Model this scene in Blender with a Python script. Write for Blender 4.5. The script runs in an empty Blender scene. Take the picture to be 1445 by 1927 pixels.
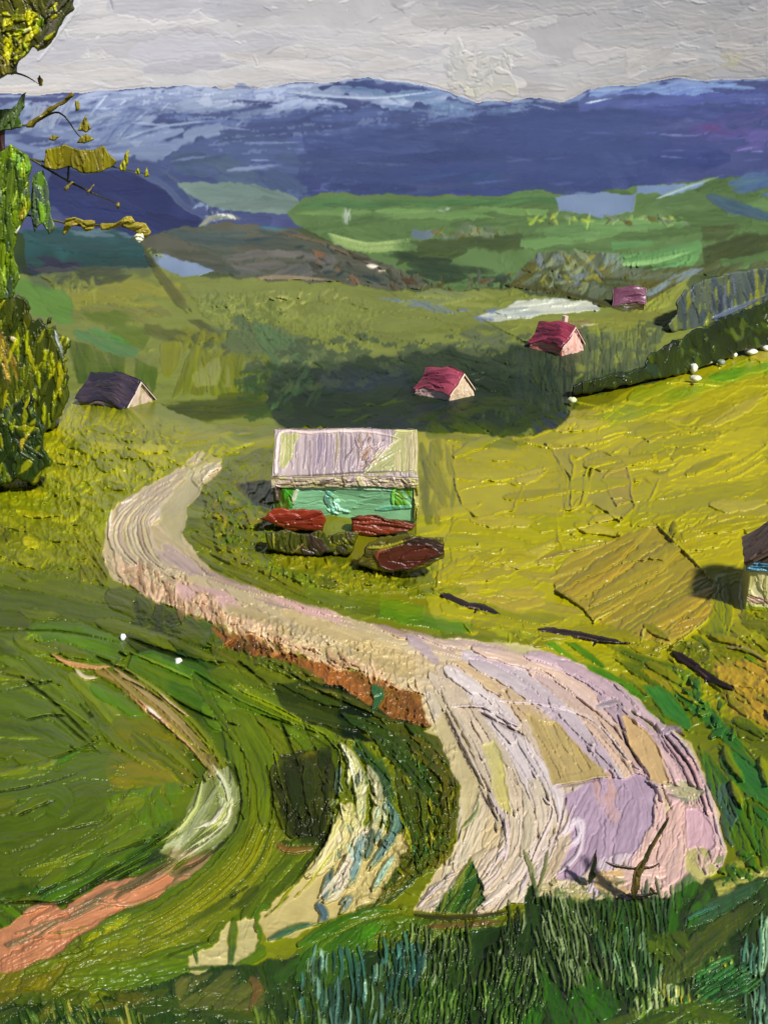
import bpy, math, random
import numpy as np
from mathutils import Vector
random.seed(7)
# ---------------------------------------------------------------- camera, sky, sun, exposure
SC = bpy.context.scene
COL = SC.collection
PITCH = math.radians(20.7)
FPX = 963.5 / math.tan(math.radians(25.0))        # focal length in photo pixels
CZ = 60.0
cam_d = bpy.data.cameras.new("camera"); cam = bpy.data.objects.new("camera", cam_d); COL.objects.link(cam)
cam_d.sensor_fit = 'VERTICAL'; cam_d.angle = math.radians(50.0)
cam_d.clip_start = 0.1; cam_d.clip_end = 20000
cam.location = (0, 0, CZ); cam.rotation_euler = (math.radians(90) - PITCH, 0, 0)
SC.camera = cam
SUN_DIR = Vector((0.44, -0.50, 0.70)).normalized()     # towards the sun: over the right shoulder
world = bpy.data.worlds.new("World"); SC.world = world; world.use_nodes = True
wn = world.node_tree.nodes; wl = world.node_tree.links
skyn = wn.new('ShaderNodeTexSky'); skyn.sky_type = 'NISHITA'; skyn.sun_disc = False
skyn.sun_elevation = math.asin(SUN_DIR.z); skyn.sun_rotation = math.atan2(SUN_DIR.x, SUN_DIR.y)
bg = wn.get('Background') or wn.new('ShaderNodeBackground')
bg.inputs['Strength'].default_value = 0.055
wl.new(skyn.outputs['Color'], bg.inputs['Color'])
wo = wn.get('World Output') or wn.new('ShaderNodeOutputWorld'); wl.new(bg.outputs[0], wo.inputs[0])
sun_d = bpy.data.lights.new("sun", 'SUN'); sun_d.energy = 4.8; sun_d.angle = math.radians(5.0)
sun_d.color = (1.0, 0.97, 0.91)
sun = bpy.data.objects.new("sun", sun_d); COL.objects.link(sun)
sun.rotation_euler = SUN_DIR.to_track_quat('Z', 'Y').to_euler()
SC.view_settings.view_transform = 'Standard'; SC.view_settings.look = 'None'
SC.view_settings.gamma = 1.0; SC.view_settings.use_curve_mapping = False
SC.view_settings.exposure = 0.12

CAMP = np.array([0.0, 0.0, CZ])
FWD = np.array([0.0, math.cos(PITCH), -math.sin(PITCH)])
UPV = np.array([0.0, math.sin(PITCH), math.cos(PITCH)])
RGT = np.array([1.0, 0.0, 0.0])
def at(u, v, d):
    """the point d metres ahead that the photo shows at (u, v)"""
    u = np.asarray(u, float); v = np.asarray(v, float); d = np.asarray(d, float)
    x = (u - 722.5) / FPX; y = -(v - 963.5) / FPX
    return CAMP + d[..., None] * (x[..., None] * RGT + y[..., None] * UPV + FWD)
_V = [-1300, 0, 180, 280, 365, 400, 470, 560, 650, 745, 830, 970, 1200, 1500, 1927, 2600]
_D = [900, 700, 590, 470, 380, 345, 290, 245, 210, 178, 150, 118, 91, 71, 54, 40]
def ground_depth(u, v):
    l = np.interp(v, _V, np.log(_D))
    l = l + 0.035 * np.sin(np.asarray(u) / 310.0 + 0.7 + np.asarray(v) / 420.0) + 0.02 * np.sin(np.asarray(u) / 140.0 - np.asarray(v) / 190.0)
    return np.exp(l)
# ---------------------------------------------------------------- impasto: colour and thickness laid stroke by stroke
R = np.random.RandomState(11)
LIFT = [1.0]
def rgb(c):
    if isinstance(c, str):
        return np.minimum(255, np.array([int(c[i:i + 2], 16) for i in (0, 2, 4)], float) * LIFT[0])
    return np.array(c, float)
def lin(c):
    c = np.clip(c / 255.0, 0, 1)
    return np.where(c < 0.04045, c / 12.92, ((c + 0.055) / 1.055) ** 2.4)
def blur(a, n=1):
    for _ in range(n):
        p = np.pad(a, 1, mode='edge')
        a = (p[:-2, 1:-1] + p[2:, 1:-1] + p[1:-1, :-2] + p[1:-1, 2:] + 4 * p[1:-1, 1:-1]) / 8
    return a
def upsample(r, ny, nx):
    """bilinear resize of a small random array"""
    a, b = r.shape
    y = np.linspace(0, a - 1.001, ny); x = np.linspace(0, b - 1.001, nx)
    yi = y.astype(int); xi = x.astype(int); fy = (y - yi)[:, None]; fx = (x - xi)[None, :]
    fy = fy * fy * (3 - 2 * fy); fx = fx * fx * (3 - 2 * fx)
    y1 = np.minimum(yi + 1, a - 1); x1 = np.minimum(xi + 1, b - 1)
    return (r[yi][:, xi] * (1 - fx) + r[yi][:, x1] * fx) * (1 - fy) + (r[y1][:, xi] * (1 - fx) + r[y1][:, x1] * fx) * fy
def noise(ny, nx, cell):
    return upsample(R.rand(max(2, int(ny / cell) + 2), max(2, int(nx / cell) + 2)), ny, nx)
def spline(pts, n=14):
    p = np.array(pts, float)
    if len(p) == 2:
        t = np.linspace(0, 1, 12)[:, None]; return p[0] * (1 - t) + p[1] * t
    q = np.vstack([2 * p[0] - p[1], p, 2 * p[-1] - p[-2]])
    out = []
    for i in range(1, len(q) - 2):
        t = np.linspace(0, 1, n, endpoint=False)[:, None]
        a, b, c, d = q[i - 1], q[i], q[i + 1], q[i + 2]
        out.append(0.5 * ((2 * b) + (-a + c) * t + (2 * a - 5 * b + 4 * c - d) * t ** 2 + (-a + 3 * b - 3 * c + d) * t ** 3))
    out.append(p[-1:]); return np.vstack(out)

class Canvas:
    def __init__(s, u0, v0, u1, v1, sc):
        s.u0, s.v0, s.sc = u0, v0, sc
        s.nx = int((u1 - u0) * sc) + 1; s.ny = int((v1 - v0) * sc) + 1
        s.C = np.zeros((s.ny, s.nx, 3)); s.H = np.zeros((s.ny, s.nx)); s.I = np.zeros((s.ny, s.nx), np.int16)
        s.warp = (noise(s.ny, s.nx, 26 * sc) + 0.5 * noise(s.ny, s.nx, 9 * sc) - 0.75, noise(s.ny, s.nx, 26 * sc) + 0.5 * noise(s.ny, s.nx, 9 * sc) - 0.75)
    def mask(s, poly, rag=4.0):
        """inside test of a polygon with a slightly ragged edge"""
        p = np.array(poly, float)
        x0 = max(0, int((p[:, 0].min() - s.u0 - 12) * s.sc)); x1 = min(s.nx, int((p[:, 0].max() - s.u0 + 12) * s.sc) + 1)
        y0 = max(0, int((p[:, 1].min() - s.v0 - 12) * s.sc)); y1 = min(s.ny, int((p[:, 1].max() - s.v0 + 12) * s.sc) + 1)
        if x1 <= x0 or y1 <= y0: return None
        yy, xx = np.mgrid[y0:y1, x0:x1]
        X = xx / s.sc + s.u0 + 2 * rag * s.warp[0][y0:y1, x0:x1]; Y = yy / s.sc + s.v0 + 2 * rag * s.warp[1][y0:y1, x0:x1]
        ins = np.zeros(X.shape, bool); n = len(p)
        for i in range(n):
            xa, ya = p[i]; xb, yb = p[(i + 1) % n]
            if ya == yb: continue
            ins ^= ((ya > Y) != (yb > Y)) & (X < (xb - xa) * (Y - ya) / (yb - ya) + xa)
        return (y0, y1, x0, x1, ins)
    def flat(s, poly, col, th=0.0, idn=None, var=6, rag=4.0, rim=0.0):
        """a scraped flat patch, optionally with a raised lip of paint round it"""
        m = s.mask(poly, rag)
        if m is None: return
        y0, y1, x0, x1, ins = m
        c = rgb(col) + var * (noise(y1 - y0, x1 - x0, 30 * s.sc)[..., None] - 0.5) * 2
        s.C[y0:y1, x0:x1][ins] = c[ins]
        if idn is not None: s.I[y0:y1, x0:x1][ins] = idn
        if th or rim:
            f = ins.astype(float); b = blur(f, 6)
            h = s.H[y0:y1, x0:x1]
            lip = np.clip(4 * f * b * (1 - b) * 1.4, 0, 1)
            h[ins] = 0.25 * h[ins] + th + (rim * lip)[ins] * (0.4 + 1.2 * noise(y1 - y0, x1 - x0, 16 * s.sc)[ins])
    def ident(s, poly, idn, rag=3.0):
        m = s.mask(poly, rag)
        if m: s.I[m[0]:m[1], m[2]:m[3]][m[4]] = idn
    def stroke(s, pts, w, cols, th=3.0, br=0.6, rim=0.9, end=1.5, dry=0.25, tap=(0.25, 0.6), jit=7, idn=None, clip=None, keep=0.35, bsz=3.2, mixlen=70, pre=False, wet=0.2, rough=0.3, crisp=0.15):
        P = (np.array(pts, float) if pre else spline(pts))
        P = (P - [s.u0, s.v0]) * s.sc; W = w * s.sc
        seg = np.hypot(*np.diff(P, axis=0).T); L = seg.sum()
        if L < 1: return
        cum = np.concatenate([[0], np.cumsum(seg)])
        if P[:, 0].max() < -W or P[:, 0].min() > s.nx + W or P[:, 1].max() < -W or P[:, 1].min() > s.ny + W: return
        nt = int(L * 1.5) + 3; nw = int(W * 1.7) + 3
        t = np.linspace(0, 1, nt); cx = np.interp(t * L, cum, P[:, 0]); cy = np.interp(t * L, cum, P[:, 1])
        k = max(1, int(nt / 40)); tx = np.gradient(cx, k) if False else np.gradient(cx); ty = np.gradient(cy)
        if nt > 12:
            ker = np.ones(7) / 7; tx = np.convolve(np.pad(tx, 3, mode='edge'), ker, 'valid'); ty = np.convolve(np.pad(ty, 3, mode='edge'), ker, 'valid')
        n = np.hypot(tx, ty) + 1e-9; nxv, nyv = -ty / n, tx / n
        a, b = tap
        prof = np.minimum(1, np.sqrt(np.clip(t / max(a, 1e-3) * 1.0 + 0.08, 0, 1))) * np.minimum(1, np.sqrt(np.clip((1 - t) / max(b, 1e-3) + 0.05, 0, 1)))
        prof = prof * (0.9 + 0.2 * np.interp(t, np.linspace(0, 1, 8), R.rand(8)))
        ww = np.linspace(-1, 1, nw)
        wob = 0.12 * (np.interp(t, np.linspace(0, 1, max(4, int(L / (14 * s.sc)))), R.rand(max(4, int(L / (14 * s.sc))))) - 0.5)
        nr = max(5, int(L / (7 * s.sc)))
        el, er = [1 - rough * np.abs(np.interp(t, np.linspace(0, 1, nr), R.rand(nr))) for _ in (0, 1)]
        side = np.where(ww[None, :] < 0, el[:, None], er[:, None])
        off = (ww[None, :] * side + wob[:, None]) * (prof * W / 2)[:, None]
        ix = np.round(cx[:, None] + nxv[:, None] * off).astype(int); iy = np.round(cy[:, None] + nyv[:, None] * off).astype(int)
        nb = max(3, int(W / (bsz * s.sc)) + 2)
        st = upsample(R.rand(max(2, int(L / (mixlen * s.sc)) + 2), nb), nt, nw)
        st2 = upsample(R.rand(max(2, int(L / (25 * s.sc)) + 2), max(3, int(W / (3.6 * s.sc)) + 2)), nt, nw)
        cs = np.array([rgb(c) for c in cols]); m = len(cs)
        broad = upsample(R.rand(max(2, int(L / (160 * s.sc)) + 2), max(2, int(W / (22 * s.sc)) + 2)), nt, nw)
        x = np.clip((0.55 * st + 0.45 * broad) * 1.5 - 0.25, 0, 0.999) * (m - 1)
        if m == 1: col = np.broadcast_to(cs[0], (nt, nw, 3)).copy()
        else:
            i0 = x.astype(int); fr = (x - i0)[..., None]; col = cs[i0] * (1 - fr) + cs[np.minimum(i0 + 1, m - 1)] * fr
        j = R.uniform(-1, 1) * jit
        col = col * (1 + j / 110.0) + (st2[..., None] - 0.5) * 12
        a2 = np.abs(ww)[None, :]
        h = th * (1 - a2 ** 6) + br * (st2 - 0.5) * 2 + 0.7 * br * (st - 0.5) * 2
        h = h + rim * np.exp(-((a2 - 0.88) / 0.10) ** 2) * (0.3 + 1.2 * np.interp(t, np.linspace(0, 1, 9), R.rand(9)))[:, None]
        h = h + end * np.exp(-((t - 0.955) / 0.03) ** 2)[:, None] * (1 - a2 ** 4)
        ok = (ix >= 0) & (ix < s.nx) & (iy >= 0) & (iy < s.ny)
        if dry > 0: ok &= ~((t[:, None] > 1 - dry) & (st2 < (t[:, None] - 1 + dry) / dry * 0.75))
        if clip is not None:
            y0, y1, x0, x1, ins = clip
            inb = (ix >= x0) & (ix < x1) & (iy >= y0) & (iy < y1); ok &= inb
            jx = np.clip(ix - x0, 0, x1 - x0 - 1); jy = np.clip(iy - y0, 0, y1 - y0 - 1); ok &= ins[jy, jx]
        al = np.clip((1.02 - a2) / 0.35, crisp, 1) * np.clip((1.02 - t[:, None]) / 0.25, 0.4, 1) * (1 - wet * (0.4 + 0.6 * st2))
        iy, ix = iy[ok], ix[ok]; al = al[ok][:, None]
        if idn is not None: al = np.where((s.I[iy, ix] == 0)[:, None], 1.0, al)
        s.C[iy, ix] = s.C[iy, ix] * (1 - al) + col[ok] * al; s.H[iy, ix] = keep * s.H[iy, ix] + h[ok]
        if idn is not None: s.I[iy, ix] = idn
    def fill(s, poly, cols, ang=0, w=26, L=90, th=2.5, dens=1.0, base=True, idn=None, rag=4.0, spread=10, curve=0.0, **k):
        """cover a shape with many overlapping strokes along a direction"""
        m = s.mask(poly, rag)
        if m is None: return
        y0, y1, x0, x1, ins = m
        if base: s.flat(poly, rgb(cols[len(cols) // 2]), 0.8, idn, rag=rag)
        elif idn is not None: s.ident(poly, idn, rag)
        if w >= 16: w, L = w * 1.45, L * 1.3
        area = ins.sum() / s.sc ** 2; n = int(dens * area / (w * L) * 2.6) + 1
        ys, xs = np.nonzero(ins)
        if len(ys) == 0: return
        for q in R.randint(0, len(ys), n):
            u = (xs[q] + x0) / s.sc + s.u0; v = (ys[q] + y0) / s.sc + s.v0
            a = math.radians((ang(u, v) if callable(ang) else ang) + R.normal() * spread)
            l = L * R.uniform(0.6, 1.3) / 2; ww = w * R.uniform(0.6, 1.3); c = curve * R.normal() * l
            dx, dy = math.cos(a), math.sin(a)
            if R.rand() < 0.5 and 'one' not in k: dx, dy = -dx, -dy
            kk = {x: y for x, y in k.items() if x != 'one'}
            if len(cols) > 2:
                i = R.randint(0, len(cols) - 1); cc = [cols[i], cols[i + 1]]
            else: cc = list(cols)
            s.stroke([(u - dx * l, v - dy * l), (u - dy * c, v + dx * c), (u + dx * l, v + dy * l)], ww, cc, th=th * R.uniform(0.5, 1.4), clip=m, **kk)
    def dabs(s, poly, cols, n, size=9, ang=0, spread=40, th=4.0, asp=1.8, **k):
        m = s.mask(poly, 2)
        if m is None: return
        y0, y1, x0, x1, ins = m; ys, xs = np.nonzero(ins)
        if len(ys) == 0: return
        for q in R.randint(0, len(ys), n):
            u = (xs[q] + x0) / s.sc + s.u0; v = (ys[q] + y0) / s.sc + s.v0
            a = math.radians(ang + R.normal() * spread); w = size * math.exp(R.normal() * 0.4); l = w * asp * R.uniform(.6, 1.4) / 2
            c = cols[R.randint(len(cols))]
            s.stroke([(u - math.cos(a) * l, v - math.sin(a) * l), (u + math.cos(a) * l, v + math.sin(a) * l)], w, [c], th=th * R.uniform(.4, 1.3), br=0.5, rim=0.3, end=0.9, dry=0.25, tap=(.3, .5), wet=0.45, rough=0.7, **k)
    def ridge(s, pts, w, cols, h=7):
        """a thin crest of paint squeezed up beside a stroke"""
        P = spline(pts); n = len(P); a = 0
        while a < n - 4:            # broken into uneven lengths
            b = min(n, a + R.randint(8, 30)); q = P[a:b] + R.normal(0, .8, 2)
            s.stroke(q, w * R.uniform(.6, 1.25), cols, h * R.uniform(.5, 1.1), br=1.0, rim=-h * .35, end=0, dry=.2, tap=(.3, .4), pre=True, wet=.3, rough=.6, keep=.6); a = b - R.randint(0, 4)
    def scumble(s, poly, col, amount=0.35, cell=5, ang=0, aniso=4, th=0.8, al=0.5):
        """dry paint dragged over the bumps of the layer below"""
        m = s.mask(poly, 8)
        if m is None: return
        y0, y1, x0, x1, ins = m; ny, nx = y1 - y0, x1 - x0
        S = int(math.hypot(nx, ny)) + 8
        z = upsample(R.rand(int(S / (cell * s.sc)) + 2, int(S / (cell * aniso * s.sc)) + 2), S, S) + 0.5 * noise(S, S, 3)
        yy, xx = np.mgrid[0:ny, 0:nx]; a = math.radians(ang); cx, cy = nx / 2, ny / 2
        X = (xx - cx) * math.cos(a) + (yy - cy) * math.sin(a) + S / 2; Y = -(xx - cx) * math.sin(a) + (yy - cy) * math.cos(a) + S / 2
        z = z[np.clip(Y.astype(int), 0, S - 1), np.clip(X.astype(int), 0, S - 1)]
        soft = blur(ins.astype(float), 12)
        thr = np.quantile(z, 1 - amount)
        k = ins & (z * (0.6 + 0.4 * soft) > thr)
        s.C[y0:y1, x0:x1][k] = s.C[y0:y1, x0:x1][k] * (1 - al) + al * (rgb(col) + R.uniform(-6, 6, (k.sum(), 1))); s.H[y0:y1, x0:x1][k] += th
    def crinkle(s, poly, cell=16, amp=4.0, p=5):
        """paint pulled up into little crests"""
        m = s.mask(poly, 8)
        if m is None: return
        y0, y1, x0, x1, ins = m; ny, nx = y1 - y0, x1 - x0; soft = np.clip(blur(ins.astype(float), 14) * 2 - 1, 0, 1)
        z = 0
        for k, c in ((1.0, cell), (.6, cell * .55)):
            n_ = 0.75 * noise(ny, nx, c * s.sc) + .25 * noise(ny, nx, c * .4 * s.sc); z = z + k * (1 - np.abs(2 * n_ - 1)) ** p
        s.H[y0:y1, x0:x1] += amp * z * soft * (.3 + 1.1 * noise(ny, nx, 70 * s.sc))
    def tint(s, poly, col, a, only=None):
        m = s.mask(poly, 8); y0, y1, x0, x1, ins = m; k = blur(ins.astype(float), 20)
        if only is not None: k = k * (s.I[y0:y1, x0:x1] == only)
        k = (k * a)[..., None]; s.C[y0:y1, x0:x1] = s.C[y0:y1, x0:x1] * (1 - k) + rgb(col) * k
    def finish(s, grain=0.22, lumps=0.5):
        ny, nx = s.H.shape
        s.H = s.H + lumps * (noise(ny, nx, 10 * s.sc) - 0.5) + grain * (R.rand(ny, nx) - 0.5) + 0.5 * lumps * (noise(ny, nx, 4 * s.sc + 1) - 0.5)
        # a few bubbles and crumbs of dried paint
        for _ in range(int(nx * ny / s.sc ** 2 / 2600)):
            y = R.randint(3, ny - 3); x = R.randint(3, nx - 3); s.H[y, x] += R.choice([-3.0, 3.2, 4.5]) * s.sc * 1.2
        s.H = blur(s.H, 2)
        for c in range(3): s.C[..., c] = 0.2 * s.C[..., c] + 0.8 * blur(s.C[..., c], 3)
def flow(path, extra=0):
    P = spline(path); T = np.gradient(P, axis=0)
    def f(u, v):
        i = np.argmin((P[:, 0] - u) ** 2 + (P[:, 1] - v) ** 2); return math.degrees(math.atan2(T[i, 1], T[i, 0])) + extra
    return f
# ---------------------------------------------------------------- the painted land, far to near, its painted shading kept in the colours
SKY, MTN, BHILL, FAR, FIELD, MEADOW, ROAD, PATH, STREAM, BANK, GRASS, RIVER = range(1, 13)
K = Canvas(-320, -130, 1770, 2050, 0.72)
LX, RX = -340, 1790
K.flat([(LX, 150), (RX, 150), (RX, 300), (LX, 300)], '475283', 0, MTN, rag=0)
K.flat([(LX, 300), (RX, 300), (RX, 560), (LX, 560)], '45502c', 0, FAR, rag=0)
K.flat([(LX, 440), (100, 430), (100, 560), (LX, 560)], '2c401c', 0, FAR, rag=0)
K.flat([(LX, 520), (RX, 520), (RX, 830), (LX, 830)], '3c4a22', 0, FIELD, rag=0)
K.flat([(LX, 800), (RX, 700), (RX, 2060), (LX, 2060)], '6c6c14', 0, MEADOW, rag=0)
# sky
K.fill([(LX, -140), (RX, -140), (RX, 260), (LX, 260)], ['b9b7ba', 'c4c1c0', 'cfc9c4'], 0, 40, 190, 1.2, idn=SKY, spread=5, rim=.5, end=.5, br=.45)
K.fill([(LX, -140), (560, -140), (620, 60), (420, 130), (150, 150), (LX, 150)], ['afaeb6', 'b6b4ba', 'b9b6b8'], 2, 42, 200, 1.0, base=False, dens=.7, spread=5, rim=.4, end=.4, br=.4)
K.fill([(700, -140), (RX, -140), (RX, 150), (1000, 170), (760, 120)], ['d3ceca', 'd6cfca', 'c4c5c4', 'd9d2cc'], -4, 38, 150, 1.3, base=False, dens=.6, spread=14, rim=.6, end=.6, br=.5)
K.fill([(60, 118), (240, 125), (430, 95), (700, 90), (860, 140), (700, 135), (480, 168), (200, 160), (60, 160)], ['c6c0ba', 'cbc6c1', 'bfbbb8'], 2, 22, 120, 1.2, base=False, dens=1.0, spread=6, rim=.6, br=.4)
K.flat([(855, 100), (960, 105), (968, 175), (880, 178), (845, 140)], 'ccc9c0', 2.2, rim=1.0, rag=8)
K.dabs([(850, 95), (968, 98), (968, 178), (850, 170)], ['d6d3c8', 'c3c3bc', 'dcd6cb'], 40, 16, 0, 70, 3, 1.4)
K.fill([(1180, 90), (1440, 80), (1440, 150), (1180, 150)], ['cfc9c0', 'ccc5bc', 'd4d0cb'], -6, 18, 90, 1.5, base=False, dens=.7)
K.dabs([(1360, 100), (1410, 100), (1390, 125), (1360, 125)], ['c9c39c'], 4, 14, -40, 10, 1)
K.dabs([(0, 0), (1445, 0), (1445, 130), (0, 130)], ['dcd8d6', 'c9c2c0', 'a9a8ae', 'e2deda'], 90, 7, 0, 30, 2.2, 2.4)  # small dabs, the palest painted as specular glints
K.stroke([(150, -10), (142, 20), (112, 60), (80, 105), (50, 130)], 9, ['dcdcdc', 'c8cccc'], 5, rim=1)  # rim light on the thick tree edge, painted white
K.stroke([(205, -10), (213, 22)], 6, ['8b8a90'], -2)
# blue mountain range
SKYL = [(LX, 180), (150, 176), (230, 168), (330, 160), (420, 165), (480, 168), (550, 158), (640, 152), (670, 146), (705, 145), (730, 150), (800, 160), (860, 178), (900, 192), (960, 190), (1010, 184), (1060, 190), (1110, 166), (1200, 158), (1250, 148), (1330, 150), (1400, 145), (RX, 140)]
K.fill(SKYL + [(RX, 420), (LX, 440)], ['3c486e', '434c74', '4c547a'], 0, 34, 170, 2.0, idn=MTN, spread=4, br=.6, rim=.6, rag=3)
K.fill([(LX, 190), (100, 185), (330, 165), (640, 158), (860, 182), (820, 200), (600, 205), (420, 245), (300, 300), (150, 300), (LX, 300)], ['77839f', '8d99b3', '9aa6ba', '6a77a0'], -4, 22, 120, 1.8, base=False, spread=10, br=.9, rim=.9, rag=10, dens=1.3)
K.fill([(300, 215), (640, 205), (880, 215), (900, 280), (600, 320), (380, 300)], ['4b5888', '5d6b96', '46517f'], -3, 20, 150, 1.6, base=False, spread=6, br=.8, rag=12)
K.fill([(640, 160), (860, 182), (990, 200), (1000, 215), (880, 220), (760, 205), (640, 190)], ['5f7596', '7088a4', '4b6087'], 6, 16, 80, 1.8, base=False, spread=10, dens=.9, rag=6)
K.fill([(1110, 168), (1250, 152), (1445, 150), (1445, 172), (1250, 178), (1110, 185)], ['5b78a0', '7f97b4', '5565a0'], -3, 12, 80, 1.8, base=False, spread=6, dens=1.1, rag=5)
K.fill([(550, 300), (900, 260), (1445, 270), (1445, 330), (1150, 375), (560, 372)], ['33406c', '3a4474', '303a62'], 0, 34, 170, 1.6, base=False, spread=4, br=.5, rag=8)
K.fill([(1090, 180), (1445, 175), (1445, 225), (1090, 240)], ['4c5a86', '55608a', '4a5490'], -4, 26, 110, 1.6, base=False, spread=8)
K.fill([(1310, 220), (1445, 205), (1445, 285), (1280, 290)], ['544f80', '5c5288', '4f4a7a'], -10, 20, 90, 1.6, base=False, spread=8)
K.fill([(1320, 240), (1360, 234), (1370, 244), (1330, 250)], ['644878'], -8, 10, 40, 1.5, base=False)
K.fill([(1110, 285), (1180, 285), (1200, 330), (1180, 365), (1120, 350)], ['4d5383', '555a88', '4a5580'], 60, 24, 80, 1.4, base=False)
K.fill([(770, 330), (940, 320), (950, 340), (780, 352)], ['365276', '3a4c7a'], -3, 14, 120, 1, base=False)
K.fill([(590, 355), (760, 368), (880, 360), (890, 376), (600, 376)], ['5a5596', '4b4a8c', '474684'], 0, 8, 60, 1, base=False)
K.fill([(380, 240), (560, 250), (560, 330), (500, 345), (300, 320)], ['56658a', '49577c', '5f7092'], 4, 26, 130, 1.4, base=False, rag=10)
K.fill([(520, 290), (560, 290), (590, 372), (540, 392), (480, 350)], ['4d5f78', '48577a'], 20, 20, 70, 1.2, base=False)
K.fill([(300, 290), (420, 290), (520, 330), (520, 350), (380, 345), (300, 330)], ['3e5168', '4a5c70', '55687a'], 3, 20, 90, 1.2, base=False)
K.scumble([(30, 190), (420, 165), (640, 165), (600, 200), (330, 250), (230, 300), (60, 280)], 'b4bccb', .22, 4, -6, 7)
K.scumble([(300, 215), (760, 190), (900, 215), (700, 260), (420, 300)], '8c9ab8', .14, 4, -4, 9)
K.scumble([(760, 195), (1000, 190), (1000, 225), (780, 235)], '8fa3bd', .25, 4, 0, 5)
K.scumble([(620, 320), (520, 370), (620, 378), (760, 368)], '6a78a4', .15, 4, -4, 5)
K.scumble([(840, 235), (960, 235), (960, 270), (840, 275)], '95a2c2', .16, 4, -8, 4)
K.scumble([(1060, 210), (1445, 180), (1445, 200), (1060, 230)], '6f80a8', .18, 4, 0, 8)
K.stroke([(230, 262), (310, 238), (430, 224)], 7, ['aebacb', '8d9cb8'], 3)
K.stroke([(540, 175), (700, 184), (850, 168)], 7, ['c3ccd8', '8fa0b8'], 3)
K.stroke([(700, 148), (780, 158), (850, 172)], 4, ['dfe0e2', '9aa6b4'], 3)
K.stroke([(1240, 253), (1300, 256), (1330, 250)], 5, ['b8bcd8', '7a80b4'], 4)
K.stroke([(1090, 262), (1125, 258)], 4, ['a8b0d0'], 4)
K.stroke([(1100, 195), (1150, 185)], 4, ['c8d4de'], 4)
K.stroke([(990, 195), (1050, 208)], 5, ['a8b6c8', '5a6c92'], 4)
K.stroke([(905, 712), (918, 700), (890, 704), (880, 710)], 4, ['b8a8a0'], 3)
K.dabs([(180, 180), (330, 200), (260, 260), (180, 240)], ['bcc6d6', '8492b0', '5f6c94'], 40, 6, -20, 20, 2, 7)
K.dabs([(330, 190), (900, 200), (1100, 260), (500, 350), (330, 300)], ['8795ba', '6f7fab', 'a2adca', '37426e'], 34, 4.5, -4, 8, 1.6, 9)
K.dabs([(900, 200), (1440, 180), (1440, 330), (900, 350)], ['6f7bb4', '5a66a0', '35406c', '8a94c0'], 24, 4.5, -4, 8, 1.6, 9)
K.stroke([(40, 250), (90, 215), (140, 180)], 20, ['a3a8b8', '8b93a8', 'c0c4cc'], 3)
K.fill([(60, 205), (150, 185), (110, 240), (50, 245)], ['9aa0b0', 'b4b8c4', '7d8499'], -65, 9, 50, 2.5, base=False)
for k in range(len(SKYL) - 1):
    (xa, ya), (xb, yb) = SKYL[k], SKYL[k + 1]
    if xb > 60: K.stroke([(xa, ya + 6 + R.uniform(-3, 2)), ((xa + xb) / 2, (ya + yb) / 2 + 5 + R.uniform(-3, 3)), (xb, yb + 6)], R.uniform(9, 16), [['8d9ab4', 'a3adbf'], ['6a7b9c', '8496b0']][xa > 640], 1.5, rim=.3, wet=.35, rough=.6, crisp=.1, idn=MTN)
K.fill([(560, 230), (900, 215), (1445, 190), (1445, 330), (1100, 360), (600, 365)], ['3c4672', '424c76', '363f6a'], -1, 46, 240, 1.4, base=False, spread=2, wet=.55, crisp=0, dens=.7, rim=.3)
# dark blue hill on the left
K.fill([(84, 350), (100, 318), (128, 314), (160, 328), (215, 318), (262, 330), (300, 352), (340, 384), (385, 412), (372, 432), (280, 446), (200, 440), (130, 410), (90, 385)], ['232c5a', '27325f', '222a52'], 12, 40, 150, 3, idn=BHILL, br=.5, rim=1.4, spread=8)
K.fill([(120, 370), (200, 380), (220, 425), (140, 410)], ['2c3a6c', '263262'], 20, 24, 70, 2, base=False)
K.stroke([(262, 328), (310, 350), (350, 392), (398, 415)], 18, ['64708a', '3f4a70'], 4, rim=2)
K.stroke([(300, 318), (335, 345), (375, 395)], 8, ['49596a', '6a7888'], 3, rim=2)
K.dabs([(350, 365), (385, 370), (440, 400), (400, 420), (360, 385)], ['a4b2bd', '303a58', '5b6c80'], 22, 7, 30, 30, 4)
K.stroke([(372, 432), (398, 412), (430, 408), (462, 416)], 14, ['6b7364', 'a4a48c', '4c5548'], 5, rim=2)
K.dabs([(405, 405), (440, 405), (440, 415), (410, 418)], ['f0efe6', 'cfc9b4'], 5, 7, 20, 20, 5)
# far green hills
K.fill([(330, 345), (480, 345), (560, 372), (562, 395), (540, 402), (480, 400), (400, 388), (352, 366)], ['5f756f', '6c8078', '576c66'], 6, 28, 120, 2, idn=FAR, spread=6)
K.fill([(540, 400), (575, 368), (650, 362), (760, 368), (860, 366), (950, 368), (1000, 358), (1100, 366), (1200, 350), (1330, 338), (RX, 320), (RX, 520), (1230, 500), (1100, 470), (960, 540), (840, 545), (740, 505), (640, 460), (560, 425)], ['4b6634', '56713c', '445c30'], -3, 32, 150, 2.2, idn=FAR, spread=6, rim=1)
K.fill([(575, 372), (700, 366), (900, 372), (1000, 362), (1060, 366), (1050, 388), (880, 388), (560, 396)], ['3f6438', '4f7c40', '3a5a34'], -2, 14, 140, 2, base=False, spread=5)
K.fill([(545, 398), (800, 392), (1040, 388), (1010, 412), (800, 412), (560, 418)], ['5f8240', '6d8c4c', '52743a'], -2, 16, 120, 2, base=False, spread=5)
K.fill([(615, 428), (760, 422), (775, 462), (700, 472), (640, 456)], ['56703a', '5f7d40'], 4, 24, 120, 2, base=False)
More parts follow.
